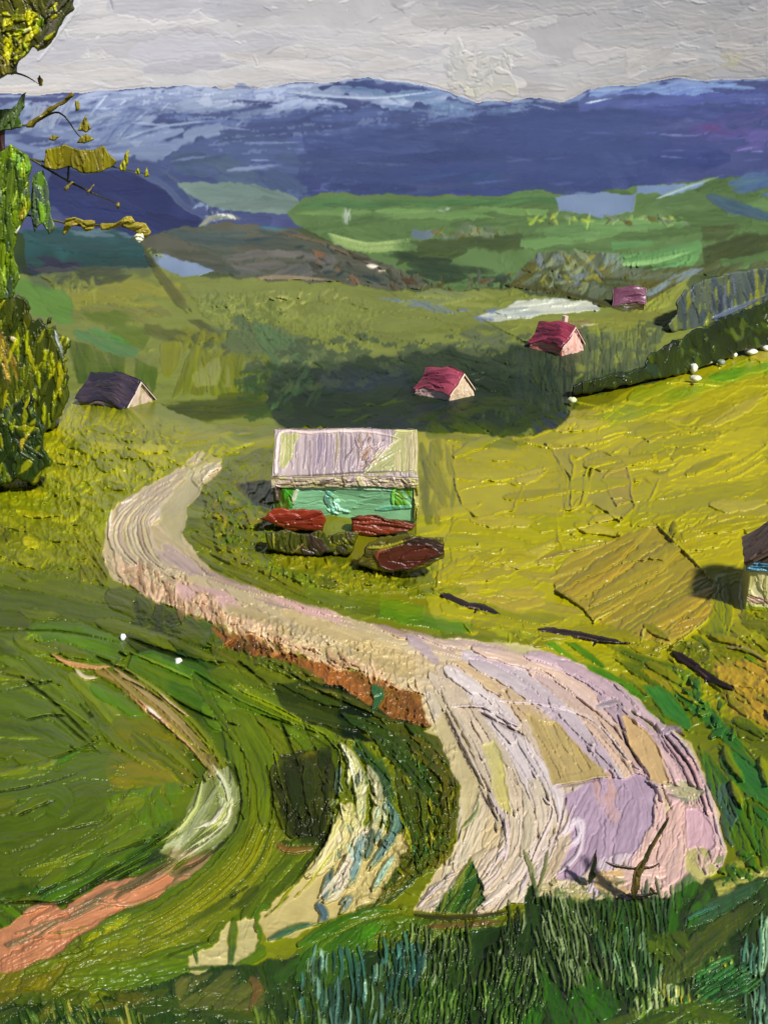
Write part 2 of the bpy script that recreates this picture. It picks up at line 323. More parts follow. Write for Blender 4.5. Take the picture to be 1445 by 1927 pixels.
for i in range(6): K.stroke([(618 + i * 2, 440 + i * 4), (690, 458 + i * 3), (770, 450 + i * 4)], 8, ['8fa65c', '7f9850', 'a8ba72'], 2.5, rim=1, end=2)
K.fill([(775, 455), (990, 436), (985, 480), (960, 520), (900, 520), (780, 490), (740, 500), (760, 478)], ['394a26', '435228', '35472a'], -5, 28, 140, 2, base=False, spread=5)
K.fill([(640, 462), (780, 480), (960, 500), (955, 530), (820, 530), (740, 505)], ['33472c', '2d3f2a'], 5, 22, 120, 2, base=False, spread=5)
K.flat([(1045, 368), (1080, 360), (1130, 362), (1200, 368), (1190, 400), (1140, 408), (1090, 404), (1050, 398)], '6b7d97', 2.5, rim=1.5)
K.flat([(1200, 352), (1260, 345), (1330, 345), (1300, 360), (1200, 368)], '6d82a0', 2)
K.stroke([(1235, 374), (1290, 352), (1360, 330)], 8, ['a5b6b4', '6f8878'], 4, rim=2)
K.fill([(1200, 372), (1340, 352), (RX, 350), (RX, 410), (1190, 412)], ['567040', '4d6a3a', '62804a'], 4, 22, 120, 2, base=False)
K.stroke([(1330, 370), (1390, 392), (1480, 420)], 34, ['3c4f6a', '46607a', '3b5560'], 2.5, rim=1.2)
K.fill([(1330, 330), (RX, 300), (RX, 360), (1400, 372)], ['4f6e88', '435a80', '5b7d90'], -12, 16, 70, 2, base=False)
K.fill([(978, 432), (1060, 412), (1180, 410), (1300, 420), (1310, 440), (1180, 440), (1100, 455), (1000, 470), (975, 465)], ['5b7d42', '6a8f4e', '517340'], -4, 26, 150, 2.5, base=False, spread=5, rim=1.4)
K.fill([(1140, 440), (1310, 432), (1322, 470), (1300, 500), (1240, 508), (1160, 500)], ['558248', '63924f', '4b7844'], -4, 22, 150, 2.5, base=False, spread=5, rim=1.2)
K.stroke([(1150, 500), (1230, 492), (1310, 470)], 12, ['8fb070', '6f9c58'], 3, rim=1)
K.stroke([(1150, 515), (1220, 512), (1300, 490)], 14, ['5a9a5a', '4f8a50'], 3, rim=1)
K.fill([(1320, 425), (RX, 405), (RX, 470), (1400, 480), (1325, 500)], ['444d24', '3e4a28', '4c5a30'], -3, 26, 120, 2, base=False)
K.dabs([(980, 400), (1100, 405), (1300, 410), (1290, 425), (1000, 420)], ['7f9a4c', '5a5030', '6b7560', 'a2ae54'], 45, 9, 10, 40, 4)
K.dabs([(640, 398), (662, 400), (660, 418), (642, 418)], ['9aa89a', '7f9080'], 4, 8, 90, 20, 3)
K.dabs([(824, 392), (850, 392), (850, 400), (826, 400)], ['98a898', 'a2b0a6'], 3, 8, 0, 20, 3)
K.flat([(776, 432), (830, 436), (805, 452), (776, 450)], '5f6f78', 2)
K.dabs([(810, 434), (980, 425), (980, 445), (820, 448)], ['6b5a2c', '5b6a50', '7b8468'], 30, 9, 5, 30, 3)
# plough land and woods below the blue hill
K.fill([(40, 432), (130, 428), (225, 436), (262, 455), (300, 492), (270, 520), (60, 520)], ['1f474a', '254f50', '2b4748'], 6, 28, 120, 2.5, idn=FAR, spread=8)
K.fill([(110, 432), (220, 430), (250, 446), (180, 450)], ['4c6470', '5a7078'], 4, 12, 70, 1.5, base=False)
K.fill([(40, 482), (110, 486), (180, 500), (120, 518), (45, 516)], ['2f2b44', '363050', '2a3040'], 4, 20, 70, 2, base=False)
K.fill([(262, 455), (330, 430), (420, 420), (540, 430), (640, 465), (740, 502), (820, 535), (760, 545), (640, 532), (480, 528), (400, 512), (300, 480)], ['45493e', '55564a', '3f4a42'], 6, 26, 130, 2.5, idn=FAR, spread=6, rim=1)
K.fill([(300, 440), (440, 425), (560, 440), (500, 458), (330, 466)], ['3f4f50', '4a5850', '2e4048'], 8, 18, 100, 2.5, base=False)
K.fill([(400, 480), (520, 470), (620, 478), (640, 505), (560, 526), (470, 520)], ['5a5a58', '6b6660', '4f5452'], -5, 18, 100, 2, base=False)
K.stroke([(500, 432), (600, 455), (700, 498), (770, 520)], 9, ['8a6a48', '5b5444', 'a07c54'], 4)
K.stroke([(490, 428), (540, 434)], 8, ['3a6a78'], 3)
K.dabs([(690, 498), (730, 505), (720, 512)], ['eee6da'], 3, 10, 10, 10, 5)
K.stroke([(470, 528), (520, 522), (640, 528)], 10, ['8f7c60', '6d6452'], 4, rim=2)
K.dabs([(560, 436), (720, 495), (700, 545), (560, 500)], ['3a3c30', '6f6c5c', '23383c', '7c5a40'], 45, 8, 15, 25, 3)
K.dabs([(700, 510), (1000, 520), (980, 548), (740, 545)], ['4f3a20', '2b3420', '5a5c48', '2f4438'], 60, 9, 10, 40, 3)
K.flat([(272, 478), (330, 482), (400, 508), (372, 524), (322, 524), (300, 505)], '72839c', 3, rim=1.5)
K.dabs([(278, 468), (305, 478), (300, 490), (280, 482)], ['a5a468', '8a9460'], 8, 9, 30, 30, 4)
# woods between the fields on the right
K.fill([(955, 540), (990, 500), (1010, 480), (1060, 472), (1130, 474), (1180, 505), (1245, 505), (1300, 505), (1270, 540), (1215, 585), (1150, 590), (1120, 572), (1050, 552)], ['4b4a20', '5c5a34', '575f4c', '3e4420'], -30, 16, 60, 3, idn=FAR, spread=35)
K.dabs([(1010, 480), (1130, 476), (1140, 540), (1020, 540)], ['68737a', '7f8868', '8a8540', '55604a'], 70, 11, 0, 60, 3)
K.fill([(1130, 475), (1165, 478), (1180, 510), (1135, 512)], ['6b7c78', '76866c'], -60, 14, 50, 2, base=False)
K.stroke([(950, 536), (1040, 548), (1130, 572), (1180, 588), (1240, 566), (1290, 515), (1340, 500)], 13, ['3c3a1c', '4a4824', '2e3420'], 3.5)
K.fill([(1210, 510), (1330, 495), (RX, 480), (RX, 530), (1400, 520), (1290, 515)], ['4a5030', '5a6040', '3e4626'], -20, 18, 70, 2.4, base=False, idn=FAR)
# valley fields
K.fill([(LX, 520), (60, 520), (300, 500), (345, 520), (470, 526), (640, 532), (760, 548), (960, 545), (1120, 575), (1190, 592), (1290, 530), (1330, 640), (1100, 700), (1000, 820), (480, 800), (LX, 790)], ['6b7336', '747c3c', '62692e'], -2, 34, 150, 2, idn=FIELD, spread=8, dens=.8)
K.fill([(350, 530), (470, 528), (640, 534), (760, 550), (800, 575), (930, 600), (990, 640), (860, 655), (690, 672), (520, 640), (380, 590)], ['6f763a', '7b8344', '757c40', '68703a'], 3, 34, 150, 2.2, base=False, spread=7, rim=.8)
K.dabs([(380, 560), (560, 560), (500, 630), (400, 620)], ['59642c', '8d9450', '5c6a38'], 120, 9, 10, 40, 3, 1.8)
K.dabs([(480, 545), (660, 545), (640, 575), (480, 565)], ['9c9c5c', 'aaa868', '8a8f50'], 14, 10, -30, 30, 5)
K.fill([(350, 590), (480, 600), (620, 650), (700, 672), (620, 720), (500, 700), (420, 660)], ['46592c', '52652f', '3f5630', '5b6a30'], 22, 24, 100, 2.2, base=False, spread=14, rag=12)
K.fill([(480, 600), (560, 640), (590, 700), (540, 740), (490, 690)], ['3f6338', '4a6a36', '375c34'], 45, 16, 70, 2.4, base=False, spread=14)
K.fill([(120, 540), (280, 520), (340, 530), (356, 585), (300, 600), (210, 600), (140, 575)], ['817f2e', '8a8736', '6e7030'], -4, 26, 100, 2.4, base=False, spread=12, rag=8)
K.fill([(150, 570), (300, 575), (330, 590), (280, 610), (160, 600)], ['66692f', '737644'], 4, 14, 70, 2, base=False)
K.fill([(60, 505), (270, 500), (250, 522), (200, 540), (120, 545)], ['393c20', '43481f', '2c3a28'], -4, 16, 60, 2.4, base=False, idn=FIELD)
K.dabs([(80, 515), (140, 525), (200, 545), (90, 560)], ['8a8c40', '6f7434', '5b5d30'], 26, 10, 20, 40, 4)
K.stroke([(272, 468), (300, 515), (335, 560), (362, 590)], 26, ['474621', '3d3d1e', '53502a'], 3.5, rim=1.5, tap=(.7, .2))
K.fill([(8, 532), (50, 526), (92, 536), (134, 560), (142, 606), (120, 612), (60, 590)], ['48702a', '527c30', '3f6a2c'], 25, 26, 90, 2.5, idn=FIELD, spread=8)
K.fill([(140, 588), (240, 585), (290, 620), (270, 660), (200, 640), (140, 620)], ['4b6018', '566a20', '50641c'], 18, 26, 90, 2.4, base=False)
K.fill([(136, 618), (180, 616), (225, 632), (262, 664), (250, 676), (200, 660), (145, 640)], ['3a7434', '448038', '35692e'], 24, 22, 100, 2.8, base=False, spread=6, rim=1.4)
K.fill([(130, 640), (200, 660), (250, 676), (300, 690), (290, 745), (130, 720)], ['3d5208', '445a0c', '384c0a'], 84, 24, 80, 2.4, base=False)
K.fill([(270, 600), (380, 600), (440, 650), (410, 668), (330, 640), (275, 650)], ['454a20', '525624', '3b4220'], 20, 18, 70, 2.6, base=False)
K.dabs([(330, 615), (430, 630), (430, 668), (340, 655)], ['7b7c1c', '3a4420', '6a6c20', '343c20'], 46, 11, 0, 60, 3.5, 1.2)
K.fill([(285, 650), (330, 640), (420, 668), (510, 660), (505, 742), (300, 745)], ['5d6410', '6d7014', '7b7c1c', '4f5c10'], 80, 26, 80, 2.8, base=False, spread=18)
K.fill([(355, 675), (425, 670), (440, 725), (360, 730)], ['7b7f44', '868a54', '74783a'], 85, 18, 50, 2, base=False)
K.fill([(470, 670), (500, 655), (515, 700), (490, 745), (465, 730)], ['6c7012', '5a6414'], 60, 16, 50, 2, base=False)
K.fill([(455, 705), (492, 700), (495, 780), (460, 785)], ['2c4a28', '35502a'], 88, 14, 50, 2.4, base=False)
K.fill([(300, 745), (500, 735), (515, 800), (430, 812), (300, 802)], ['3c480e', '464f10', '353f10'], -2, 26, 120, 2.4, base=False, spread=4)
# pale river
K.fill([(700, 550), (850, 545), (1000, 555), (1010, 562), (900, 580), (760, 575)], ['7c8444', '868c50', '6c7860'], 2, 14, 90, 2, base=False)
K.fill([(710, 560), (800, 566), (900, 588), (960, 570), (1010, 566), (900, 600), (790, 580)], ['6c7f98', '55688a', '7b8a80'], 10, 9, 60, 2, base=False, spread=12)
K.fill([(900, 595), (960, 575), (1000, 562), (1060, 562), (1125, 572), (1132, 582), (1040, 590), (960, 602), (915, 606)], ['a3a796', 'b6b8aa', '8f9a98'], -4, 11, 90, 3, idn=RIVER, spread=5, rim=1.2)
K.fill([(880, 588), (930, 580), (930, 604), (905, 604)], ['5b6c90', '7484a4'], 8, 8, 40, 2, base=False)
K.fill([(930, 608), (1040, 592), (1130, 584), (1180, 594), (1270, 550), (1300, 535), (1260, 605), (1100, 632), (1000, 648), (960, 640)], ['797c38', '83863e', '6f7634'], -8, 20, 110, 2.2, base=False, spread=6)
K.fill([(1180, 590), (1260, 545), (1300, 520), (1290, 545), (1240, 590)], ['8a8f3a', '7b8040'], -28, 9, 70, 2, base=False)
K.fill([(1180, 570), (1270, 515), (1300, 505), (1330, 505), (1270, 540)], ['7b8c90', '68787c'], -30, 12, 60, 2, base=False)
K.fill([(830, 640), (900, 610), (950, 620), (985, 645), (920, 668), (830, 670)], ['4c5a38', '5b6840', '44523a', '6a744a'], 14, 16, 70, 2, base=False, spread=16)
K.stroke([(905, 600), (945, 620), (985, 645), (920, 670)], 6, ['3e4826', '7a8438'], 3)
K.stroke([(900, 674), (960, 656), (1030, 640)], 12, ['858838', '777c34'], 3)
# dark wood above the barn
K.fill([(498, 770), (510, 715), (600, 690), (690, 672), (780, 664), (850, 660), (900, 676), (970, 654), (1020, 640), (1080, 650), (1075, 740), (1060, 800), (950, 815), (780, 818), (640, 808), (540, 806)], ['25361c', '2d4020', '1f2f1e', '31442a'], 5, 30, 110, 2.6, idn=FIELD, spread=20, rag=10)
K.fill([(500, 760), (660, 740), (780, 760), (780, 800), (560, 806)], ['1c2c14', '233614', '1a2a1a'], 4, 26, 120, 2.2, base=False)
K.fill([(620, 700), (700, 680), (800, 690), (800, 720), (640, 735)], ['2f3a48', '28343c', '333f50'], -8, 22, 60, 2.2, base=False, dens=.7)
K.fill([(760, 760), (860, 750), (880, 776), (800, 800), (690, 812), (690, 796)], ['2b3640', '303844', '253030'], -5, 20, 60, 2, base=False)
K.fill([(960, 660), (1050, 650), (1070, 720), (1060, 790), (960, 780)], ['2b3c30', '35483a', '2a3a3c', '3c4c30'], 86, 16, 70, 2.4, base=False, spread=8)
K.fill([(1040, 650), (1110, 628), (1180, 618), (1240, 625), (1240, 680), (1150, 702), (1080, 735), (1060, 790), (1020, 780)], ['4b5532', '586240', '3e4a34', '66703c'], 88, 12, 80, 2.6, base=False, spread=5)
K.dabs([(1120, 630), (1240, 620), (1240, 680), (1130, 700)], ['838a30', '3c4430', '6f7a50'], 40, 6, 88, 6, 3, 5)
K.dabs([(520, 680), (620, 690), (620, 760), (520, 770)], ['46703a', '3c6434', '57843c', '2a401e'], 34, 10, -60, 20, 3, 2.4)
K.dabs([(620, 765), (760, 755), (760, 785), (620, 790)], ['5f6a14', '3f5a20', '2a3c20'], 14, 8, -8, 10, 3, 4)
K.dabs([(930, 680), (1060, 680), (1060, 800), (900, 800)], ['56602a', '34464c', '4a5a1c', '1e2c1c'], 50, 9, 80, 20, 3, 2.4)
K.fill([(860, 760), (960, 740), (1060, 780), (1060, 822), (930, 830), (800, 826), (800, 800)], ['38461a', '44500f', '2e3a1a', '505a10'], 0, 16, 60, 2.6, base=False, spread=30, idn=FIELD)
K.fill([(1000, 790), (1065, 770), (1060, 815), (1010, 822)], ['2b3640', '33404a'], 30, 12, 40, 2, base=False)
for p, w, c in (([(880, 708), (900, 702), (918, 703)], 5, ['b4a8a0', '6c6c64']), ([(890, 716), (905, 714), (912, 708)], 3, ['a09c94']), ([(868, 728), (885, 730), (900, 732)], 6, ['c8b8ac']), ([(1082, 622), (1100, 612), (1125, 610)], 7, ['c8b8a0', 'd8c8c0']), ([(1062, 606), (1085, 608), (1118, 604)], 5, ['6c3040', 'a07070']), ([(268, 752), (285, 756), (294, 763)], 7, ['b8a498', 'c8b8ac']), ([(165, 735), (185, 742), (200, 752)], 9, ['5c5484', '6c5c68'])):
    K.stroke(p, w, c, 3, rough=.5)
for poly, c, am in (([(470, 640), (900, 630), (1000, 700), (900, 720), (560, 720), (450, 760)], '2c4024', .45), ([(430, 700), (560, 680), (560, 790), (430, 790)], '34481c', .45), ([(940, 620), (1260, 600), (1230, 700), (1080, 760), (940, 760)], '38482c', .4), ([(760, 780), (1090, 760), (1080, 850), (780, 850)], '3c4c14', .4), ([(480, 660), (760, 660), (760, 720), (480, 740)], '5c6c34', .25)):
    K.scumble(poly, c, am, 9, -6, 2.5, 1.0, .75)
# meadow left and right
K.fill([(LX, 760), (150, 740), (300, 760), (430, 812), (520, 800), (520, 1060), (640, 1100), (1000, 1180), (RX, 1500), (RX, 2060), (LX, 2060)], ['5c640c', '6a700e', '515c0c'], 5, 40, 160, 2.4, idn=MEADOW, spread=12, dens=.6)
K.fill([(780, 812), (1000, 822), (1090, 780), (1180, 735), (1300, 700), (1380, 668), (RX, 610), (RX, 1500), (1000, 1220), (820, 1180), (780, 1060)], ['85841a', '8d8a1c', '777a18'], -8, 44, 180, 2.4, idn=MEADOW, spread=8, dens=.7, rim=1.5, end=3)
K.fill([(LX, 760), (130, 745), (260, 770), (330, 800), (340, 860), (200, 930), (LX, 960)], ['6a7406', '808206', '565f06', '94920c'], 70, 20, 70, 3.4, base=False, spread=22, br=1.2, rim=1.6)
K.fill([(60, 750), (200, 755), (260, 800), (180, 850), (60, 860)], ['9c9a0c', '7c8006', 'aca614', '525c06'], 112, 13, 60, 4, base=False, spread=12, br=1.3, rim=2)
K.fill([(240, 800), (430, 815), (520, 820), (500, 860), (350, 850), (260, 830)], ['7a7a0a', '88860c', '6a6c0c'], -10, 24, 110, 2.6, base=False, spread=8)
K.fill([(180, 800), (360, 800), (330, 870), (180, 900)], ['767a06', '646a06', '8a8a0a', '565f06'], 20, 18, 60, 3.6, base=False, spread=40, br=1.2, rim=2)
K.fill([(LX, 900), (180, 880), (320, 880), (220, 945), (190, 1010), (LX, 1000)], ['788006', '6a7406', '8e900a'], -20, 30, 90, 3.4, base=False, spread=28, rim=2)
K.fill([(0, 925), (90, 910), (110, 970), (10, 990)], ['677208', '6d780c'], 10, 34, 80, 2.5, base=False)
K.fill([(LX, 990), (180, 960), (200, 1080), (130, 1110), (LX, 1060)], ['5c640c', '696c0e', '4b540c', '737410'], 18, 24, 90, 3.2, base=False, spread=22, rim=1.8)
K.dabs([(100, 800), (330, 810), (320, 900), (110, 960)], ['a2a012', '454e06', '8e8e10', 'b4b020'], 120, 8, 70, 50, 5, 2.2)
K.dabs([(0, 860), (200, 900), (170, 1080), (0, 1060)], ['8e9410', '444d06', 'a0a020', '5b6408'], 90, 8, 20, 60, 5, 2)
K.fill([(140, 1000), (190, 990), (210, 1060), (205, 1110), (170, 1142), (150, 1080)], ['6a6a10', '5b5f0c', '7c7a18'], 62, 10, 90, 4, base=False, spread=6, rim=1.6, br=1.2)
K.fill([(385, 900), (520, 830), (520, 960), (500, 1020), (440, 1060), (380, 1040), (350, 980)], ['4e560c', '5a5f0c', '434c0c'], 30, 28, 110, 3, base=False, spread=20, rim=1.5)
K.fill([(430, 860), (515, 830), (512, 950), (440, 940)], ['5d5f10', '666614', '535a0e'], -8, 30, 90, 2.4, base=False)
K.dabs([(400, 930), (520, 930), (520, 1000), (420, 1040)], ['7c8010', '3c6010', '70600c', '8e8c18', '303a10'], 60, 12, 20, 50, 4)
K.fill([(360, 1010), (420, 1020), (520, 1060), (600, 1080), (590, 1110), (470, 1092), (390, 1060)], ['6c7010', '5f6810', '587410', '7a6c10'], 18, 20, 120, 3.4, base=False, spread=5, rim=2)
K.fill([(350, 960), (380, 980), (420, 1030), (520, 1075), (600, 1110), (560, 1128), (440, 1092), (375, 1055)], ['5c6010', '6c6c14', '4a5210'], 25, 12, 120, 3, base=False, spread=5)
K.fill([(790, 830), (850, 820), (860, 900), (850, 990), (800, 990), (785, 900)], ['5b5f10', '6c6c14', '4c5410'], 80, 18, 70, 3, base=False, spread=16)
K.fill([(800, 812), (1000, 822), (990, 842), (820, 850)], ['59600a', '4f5c10', '666a10'], 3, 16, 90, 3, base=False, spread=10)
# right meadow knife work
K.flat([(850, 840), (1040, 845), (1070, 900), (1060, 975), (900, 975), (860, 930)], '8b861c', 3, rim=2)
K.fill([(850, 842), (1035, 845), (1060, 900), (1050, 940), (870, 940)], ['8e8a1c', '83801a', '95901e'], 2, 34, 150, 2.4, base=False, spread=4, rim=.8)
K.flat([(850, 895), (985, 915), (965, 960), (905, 975), (868, 950)], '918c24', 4, rim=4)
K.flat([(860, 975), (1045, 965), (1060, 1040), (1000, 1060), (850, 1065), (838, 1010)], '827f1e', 3, rim=2)
K.fill([(840, 985), (1050, 990), (1040, 1050), (850, 1060)], ['7e7e1a', '88861e', '78791c'], 2, 30, 130, 2, base=False, spread=6)
K.fill([(1045, 825), (1160, 800), (1300, 760), (1445, 690), (1445, 800), (1200, 900), (1100, 900)], ['9a962a', 'a29c2e', '8f8c22'], -16, 36, 180, 3, base=False, spread=7, rim=2.2, end=4)
K.fill([(1090, 820), (1340, 800), (1445, 760), (1445, 940), (1240, 960), (1180, 980), (1160, 900)], ['989226', 'a09a2c', '908a22'], -12, 40, 180, 3, base=False, spread=7, rim=2.2, end=4)
K.fill([(1060, 790), (1180, 740), (1310, 700), (1440, 660), (RX, 620), (RX, 680), (1380, 720), (1200, 790), (1070, 815)], ['838a1c', '6e8414', '939422'], -20, 22, 120, 3.5, base=False, spread=8, rim=2)
K.fill([(1290, 715), (1340, 688), (1440, 660), (RX, 640), (RX, 690), (1400, 705), (1310, 742)], ['5a8410', '6a9416', '4b740e'], -16, 20, 100, 3.5, base=False, spread=8, rim=2)
K.flat([(1025, 830), (1080, 838), (1170, 860), (1195, 950), (1170, 985), (1120, 950), (1060, 960), (1075, 900)], '857e22', 3, rim=4)
K.flat([(1075, 850), (1110, 870), (1095, 930), (1075, 960)], '918c1e', 3, rim=4)
K.stroke([(1115, 868), (1106, 895), (1100, 930), (1090, 950)], 18, ['aaa43c', '85801c'], 6, rim=5)
K.stroke([(1110, 880), (1105, 905)], 5, ['3f4010'], -4)
K.flat([(1130, 900), (1175, 870), (1192, 940), (1160, 950)], '8a7a2a', 3, rim=4)
for a, b, w in (((1225, 830), (1330, 830), 12), ((1225, 826), (1400, 770), 7), ((1345, 890), (1445, 835), 10), ((1300, 930), (1445, 860), 8), ((1060, 838), (1180, 815), 7), ((980, 830), (1075, 842), 5), ((1240, 900), (1200, 960), 6)):
    K.stroke([a, ((a[0] + b[0]) / 2 + 5, (a[1] + b[1]) / 2 + 6), b], w, ['a8a234', '8a8620'], 5, rim=5)
K.stroke([(1221, 885), (1240, 890), (1258, 884)], 8, ['4c5010', '5c5c14'], -3, rim=3)
K.fill([(1200, 950), (1445, 880), (1445, 985), (1250, 985), (1190, 980)], ['868420', '7b7a1c', '918c28'], -14, 30, 150, 3, base=False, spread=8, rim=2)
K.fill([(1255, 985), (1330, 970), (1445, 945), (RX, 930), (RX, 1000), (1445, 1005), (1395, 1060), (1385, 1085), (1330, 1075), (1280, 1030)], ['8e8838', '989040', '86802e'], -16, 40, 150, 3, base=False, spread=5, rim=2)
K.stroke([(1300, 1000), (1380, 985), (1445, 975)], 8, ['a59e46', '8a8430'], 5, rim=3)
K.dabs([(1235, 985), (1270, 985), (1290, 1030), (1260, 1020)], ['a8a444', '6a6a1c', '4b4a14'], 16, 10, 40, 40, 5)
K.fill([(830, 1060), (1040, 1050), (1060, 1120), (1120, 1170), (900, 1150), (820, 1110)], ['87821a', '917f16', '7a7a18'], 3, 26, 110, 3, base=False, spread=8, rim=1.6)
K.fill([(870, 1110), (1000, 1105), (1040, 1150), (960, 1160)], ['93800f', '9c8a18'], 6, 22, 90, 2.6, base=False)
K.fill([(560, 1050), (700, 1050), (860, 1065), (880, 1120), (720, 1125), (600, 1110)], ['6a6c10', '5c6610', '78760f', '7f7c1a'], 6, 20, 80, 3.4, base=False, spread=18, rim=1.8)
K.dabs([(560, 1050), (860, 1055), (860, 1110), (600, 1105)], ['9a9420', '464c10', 'a89a2a', '59700f'], 70, 9, 10, 50, 4)
K.fill([(590, 1095), (715, 1120), (712, 1160), (640, 1150), (560, 1120)], ['56640e', '606c10', '4c5a0e'], 14, 28, 110, 3, base=False, spread=4, rim=2)
K.fill([(712, 1126), (890, 1150), (895, 1188), (860, 1194), (708, 1162)], ['4f6e10', '5a7a12', '476410'], 9, 34, 150, 3.5, base=False, spread=3, rim=2.5, end=4)
K.fill([(895, 1130), (1060, 1160), (1240, 1210), (1180, 1225), (1000, 1215), (880, 1198)], ['6c6e14', '7a7818', '5c6412'], 12, 20, 100, 3, base=False, spread=14, rim=1.6)
K.dabs([(880, 1170), (1010, 1180), (1010, 1205), (880, 1200)], ['8c9030', 'a8a030'], 10, 14, 10, 30, 4)
# gold knife patch
GP = [(1038, 1085), (1070, 1045), (1150, 1015), (1232, 988), (1290, 1040), (1352, 1105), (1345, 1150), (1300, 1190), (1262, 1212), (1190, 1200), (1115, 1168), (1090, 1130), (1045, 1112)]
K.fill(GP, ['7c6c14', '84761a', '6e6a14'], -32, 40, 180, 5, spread=4, rim=1, end=1)
K.fill(GP, ['947414', '5c5c0c', '7c7a1c', 'a8841c', '66640e'], -32, 22, 200, 4, base=False, spread=4, rim=.4, br=.3, dens=1.1, wet=.1, mixlen=300)
K.fill([(1262, 1195), (1275, 1165), (1345, 1130), (1340, 1150), (1280, 1205)], ['ac8420', 'a07c1c'], -35, 18, 60, 3, base=False)
K.stroke([(1352, 1100), (1350, 1125), (1335, 1160), (1300, 1190), (1262, 1218)], 8, ['c4bc48', 'a8a030'], 8, rim=3, tap=(.1, .1), dry=0)  # lit lower right rim, painted brighter than the patch
K.stroke([(1238, 990), (1290, 1040), (1350, 1102)], 6, ['8f8a28', 'a8a23a'], 6, rim=3, dry=0)
K.stroke([(1045, 1110), (1090, 1138), (1118, 1170)], 8, ['c0a868', '4a4014', 'cfb890'], 7, rim=3)
K.stroke([(1118, 1178), (1122, 1166), (1155, 1148)], 9, ['c8c054'], 8, rim=2)
K.stroke([(1212, 1180), (1204, 1212)], 9, ['c4bc60'], 8, rim=2)
K.stroke([(1230, 1222), (1250, 1212)], 7, ['b8b050'], 7)
K.stroke([(1262, 1216), (1330, 1222)], 6, ['b0901c', 'b0a830'], 7)
K.stroke([(1010, 1055), (1040, 1045), (1150, 1018)], 10, ['8a6c18', '5f5010'], 4, rim=2)
K.fill([(1110, 1172), (1200, 1192), (1260, 1215), (1240, 1235), (1130, 1215), (1050, 1180)], ['6a6a14', '747012', '5a6012'], 8, 20, 90, 3, base=False, spread=10, rim=2)
# lower right banks
K.fill([(1262, 1220), (1345, 1160), (1445, 1150), (RX, 1180), (RX, 1420), (1445, 1370), (1330, 1290)], ['6a6c12', '5c6412', '787414'], 30, 24, 100, 3.4, base=False, spread=20, rim=2)
K.fill([(1345, 1085), (1400, 1075), (1415, 1160), (1400, 1200), (1350, 1210), (1330, 1170)], ['5d6a1c', '68722a', '545f18'], 84, 26, 90, 3, base=False, spread=10, rim=2)
K.fill([(1340, 1260), (1400, 1240), (RX, 1280), (RX, 1400), (1445, 1370), (1370, 1330)], ['a0820e', 'a88414', '8a7a10'], 24, 24, 90, 3.4, base=False, spread=14, rim=2)
K.fill([(1390, 1160), (1445, 1190), (1480, 1260), (1420, 1240), (1360, 1200)], ['7a7c14', '868018', '68700f'], 35, 18, 70, 3, base=False)
K.stroke([(1365, 1218), (1400, 1222), (1445, 1245)], 12, ['8a7c54', 'a08868', '6a7024'], 5, rim=2)
K.stroke([(1400, 1235), (1445, 1260)], 9, ['4c7c14'], 4)
K.fill([(1010, 1205), (1090, 1212), (1180, 1265), (1230, 1320), (1262, 1370), (1235, 1365), (1180, 1310), (1090, 1250)], ['3f6a0c', '4f7c10', '355c0c'], 34, 18, 110, 3.4, base=False, spread=6, rim=2)
K.fill([(1120, 1215), (1240, 1225), (1340, 1300), (1290, 1330), (1210, 1280)], ['465a12', '5a6414', '3c5414', '6c6412'], 30, 20, 110, 3, base=False, spread=10, rim=1.6)
K.fill([(1190, 1290), (1260, 1290), (1350, 1330), (1445, 1400), (RX, 1480), (RX, 1700), (1420, 1640), (1370, 1560), (1330, 1480), (1290, 1400)], ['2f6430', '386f34', '2b5a2a'], 42, 36, 170, 2.8, base=False, spread=6, rim=1.4)
K.fill([(1280, 1380), (1310, 1390), (1370, 1470), (1390, 1560), (1360, 1600), (1350, 1510)], ['4a6a1a', '2e5030', '5b7a1c'], 62, 16, 80, 3, base=False)
K.fill([(1330, 1470), (1375, 1480), (1400, 1560), (1375, 1600), (1355, 1540)], ['2f4a40', '4a6a54', '1f3a30', '6a8058'], 80, 12, 50, 3, base=False, spread=14)
K.dabs([(1250, 1260), (1330, 1270), (1440, 1380), (1380, 1400), (1260, 1320)], ['4c7a30', '2c5a2a', '6c8420'], 26, 15, 30, 50, 6, 1.3)
for p in ([(1362, 1405), (1372, 1430), (1398, 1470)], [(1430, 1425), (1440, 1460), (1445, 1480)], [(1375, 1470), (1400, 1520), (1425, 1560)]): K.stroke(p, 20, ['6c7c10', '8c8a14'], 9, rim=3, tap=(.2, .4))
K.fill([(1365, 1600), (1400, 1500), (1445, 1560), (RX, 1600), (RX, 1660), (1400, 1650)], ['3f6218', '5a7018', '34581c'], 65, 16, 80, 3, base=False)
# ---- left foreground: long loaded strokes
def slab(pts, w, cols, th=4.5, idn=None, **k):
    kk = dict(br=.4, rim=1.8, end=3.5, mixlen=220, bsz=6, rough=.12, dry=.12, tap=(.12, .25), wet=.0, crisp=.75); kk.update(k)
    K.stroke(pts, w, cols, th, idn=idn, **kk)
K.fill([(LX, 1060), (200, 1100), (420, 1180), (620, 1300), (640, 1420), (620, 1600), (480, 1760), (200, 1860), (LX, 1880)], ['3c5010', '4a5c10', '34460e'], 25, 40, 160, 3, spread=18, rim=1.6)
slab([(-120, 1062), (20, 1085), (130, 1110), (260, 1150)], 44, ['4c5a0c', '5c640e', '44520c'])
slab([(-120, 1110), (60, 1135), (200, 1160), (330, 1190)], 46, ['3c4c0a', '48580c', '344208'])
slab([(-60, 1160), (60, 1170), (160, 1180)], 36, ['2c380a', '3c4c0c', '4c5414'])
slab([(200, 1118), (300, 1160), (400, 1215)], 52, ['3a440a', '48500e', '2c360a'], 5)
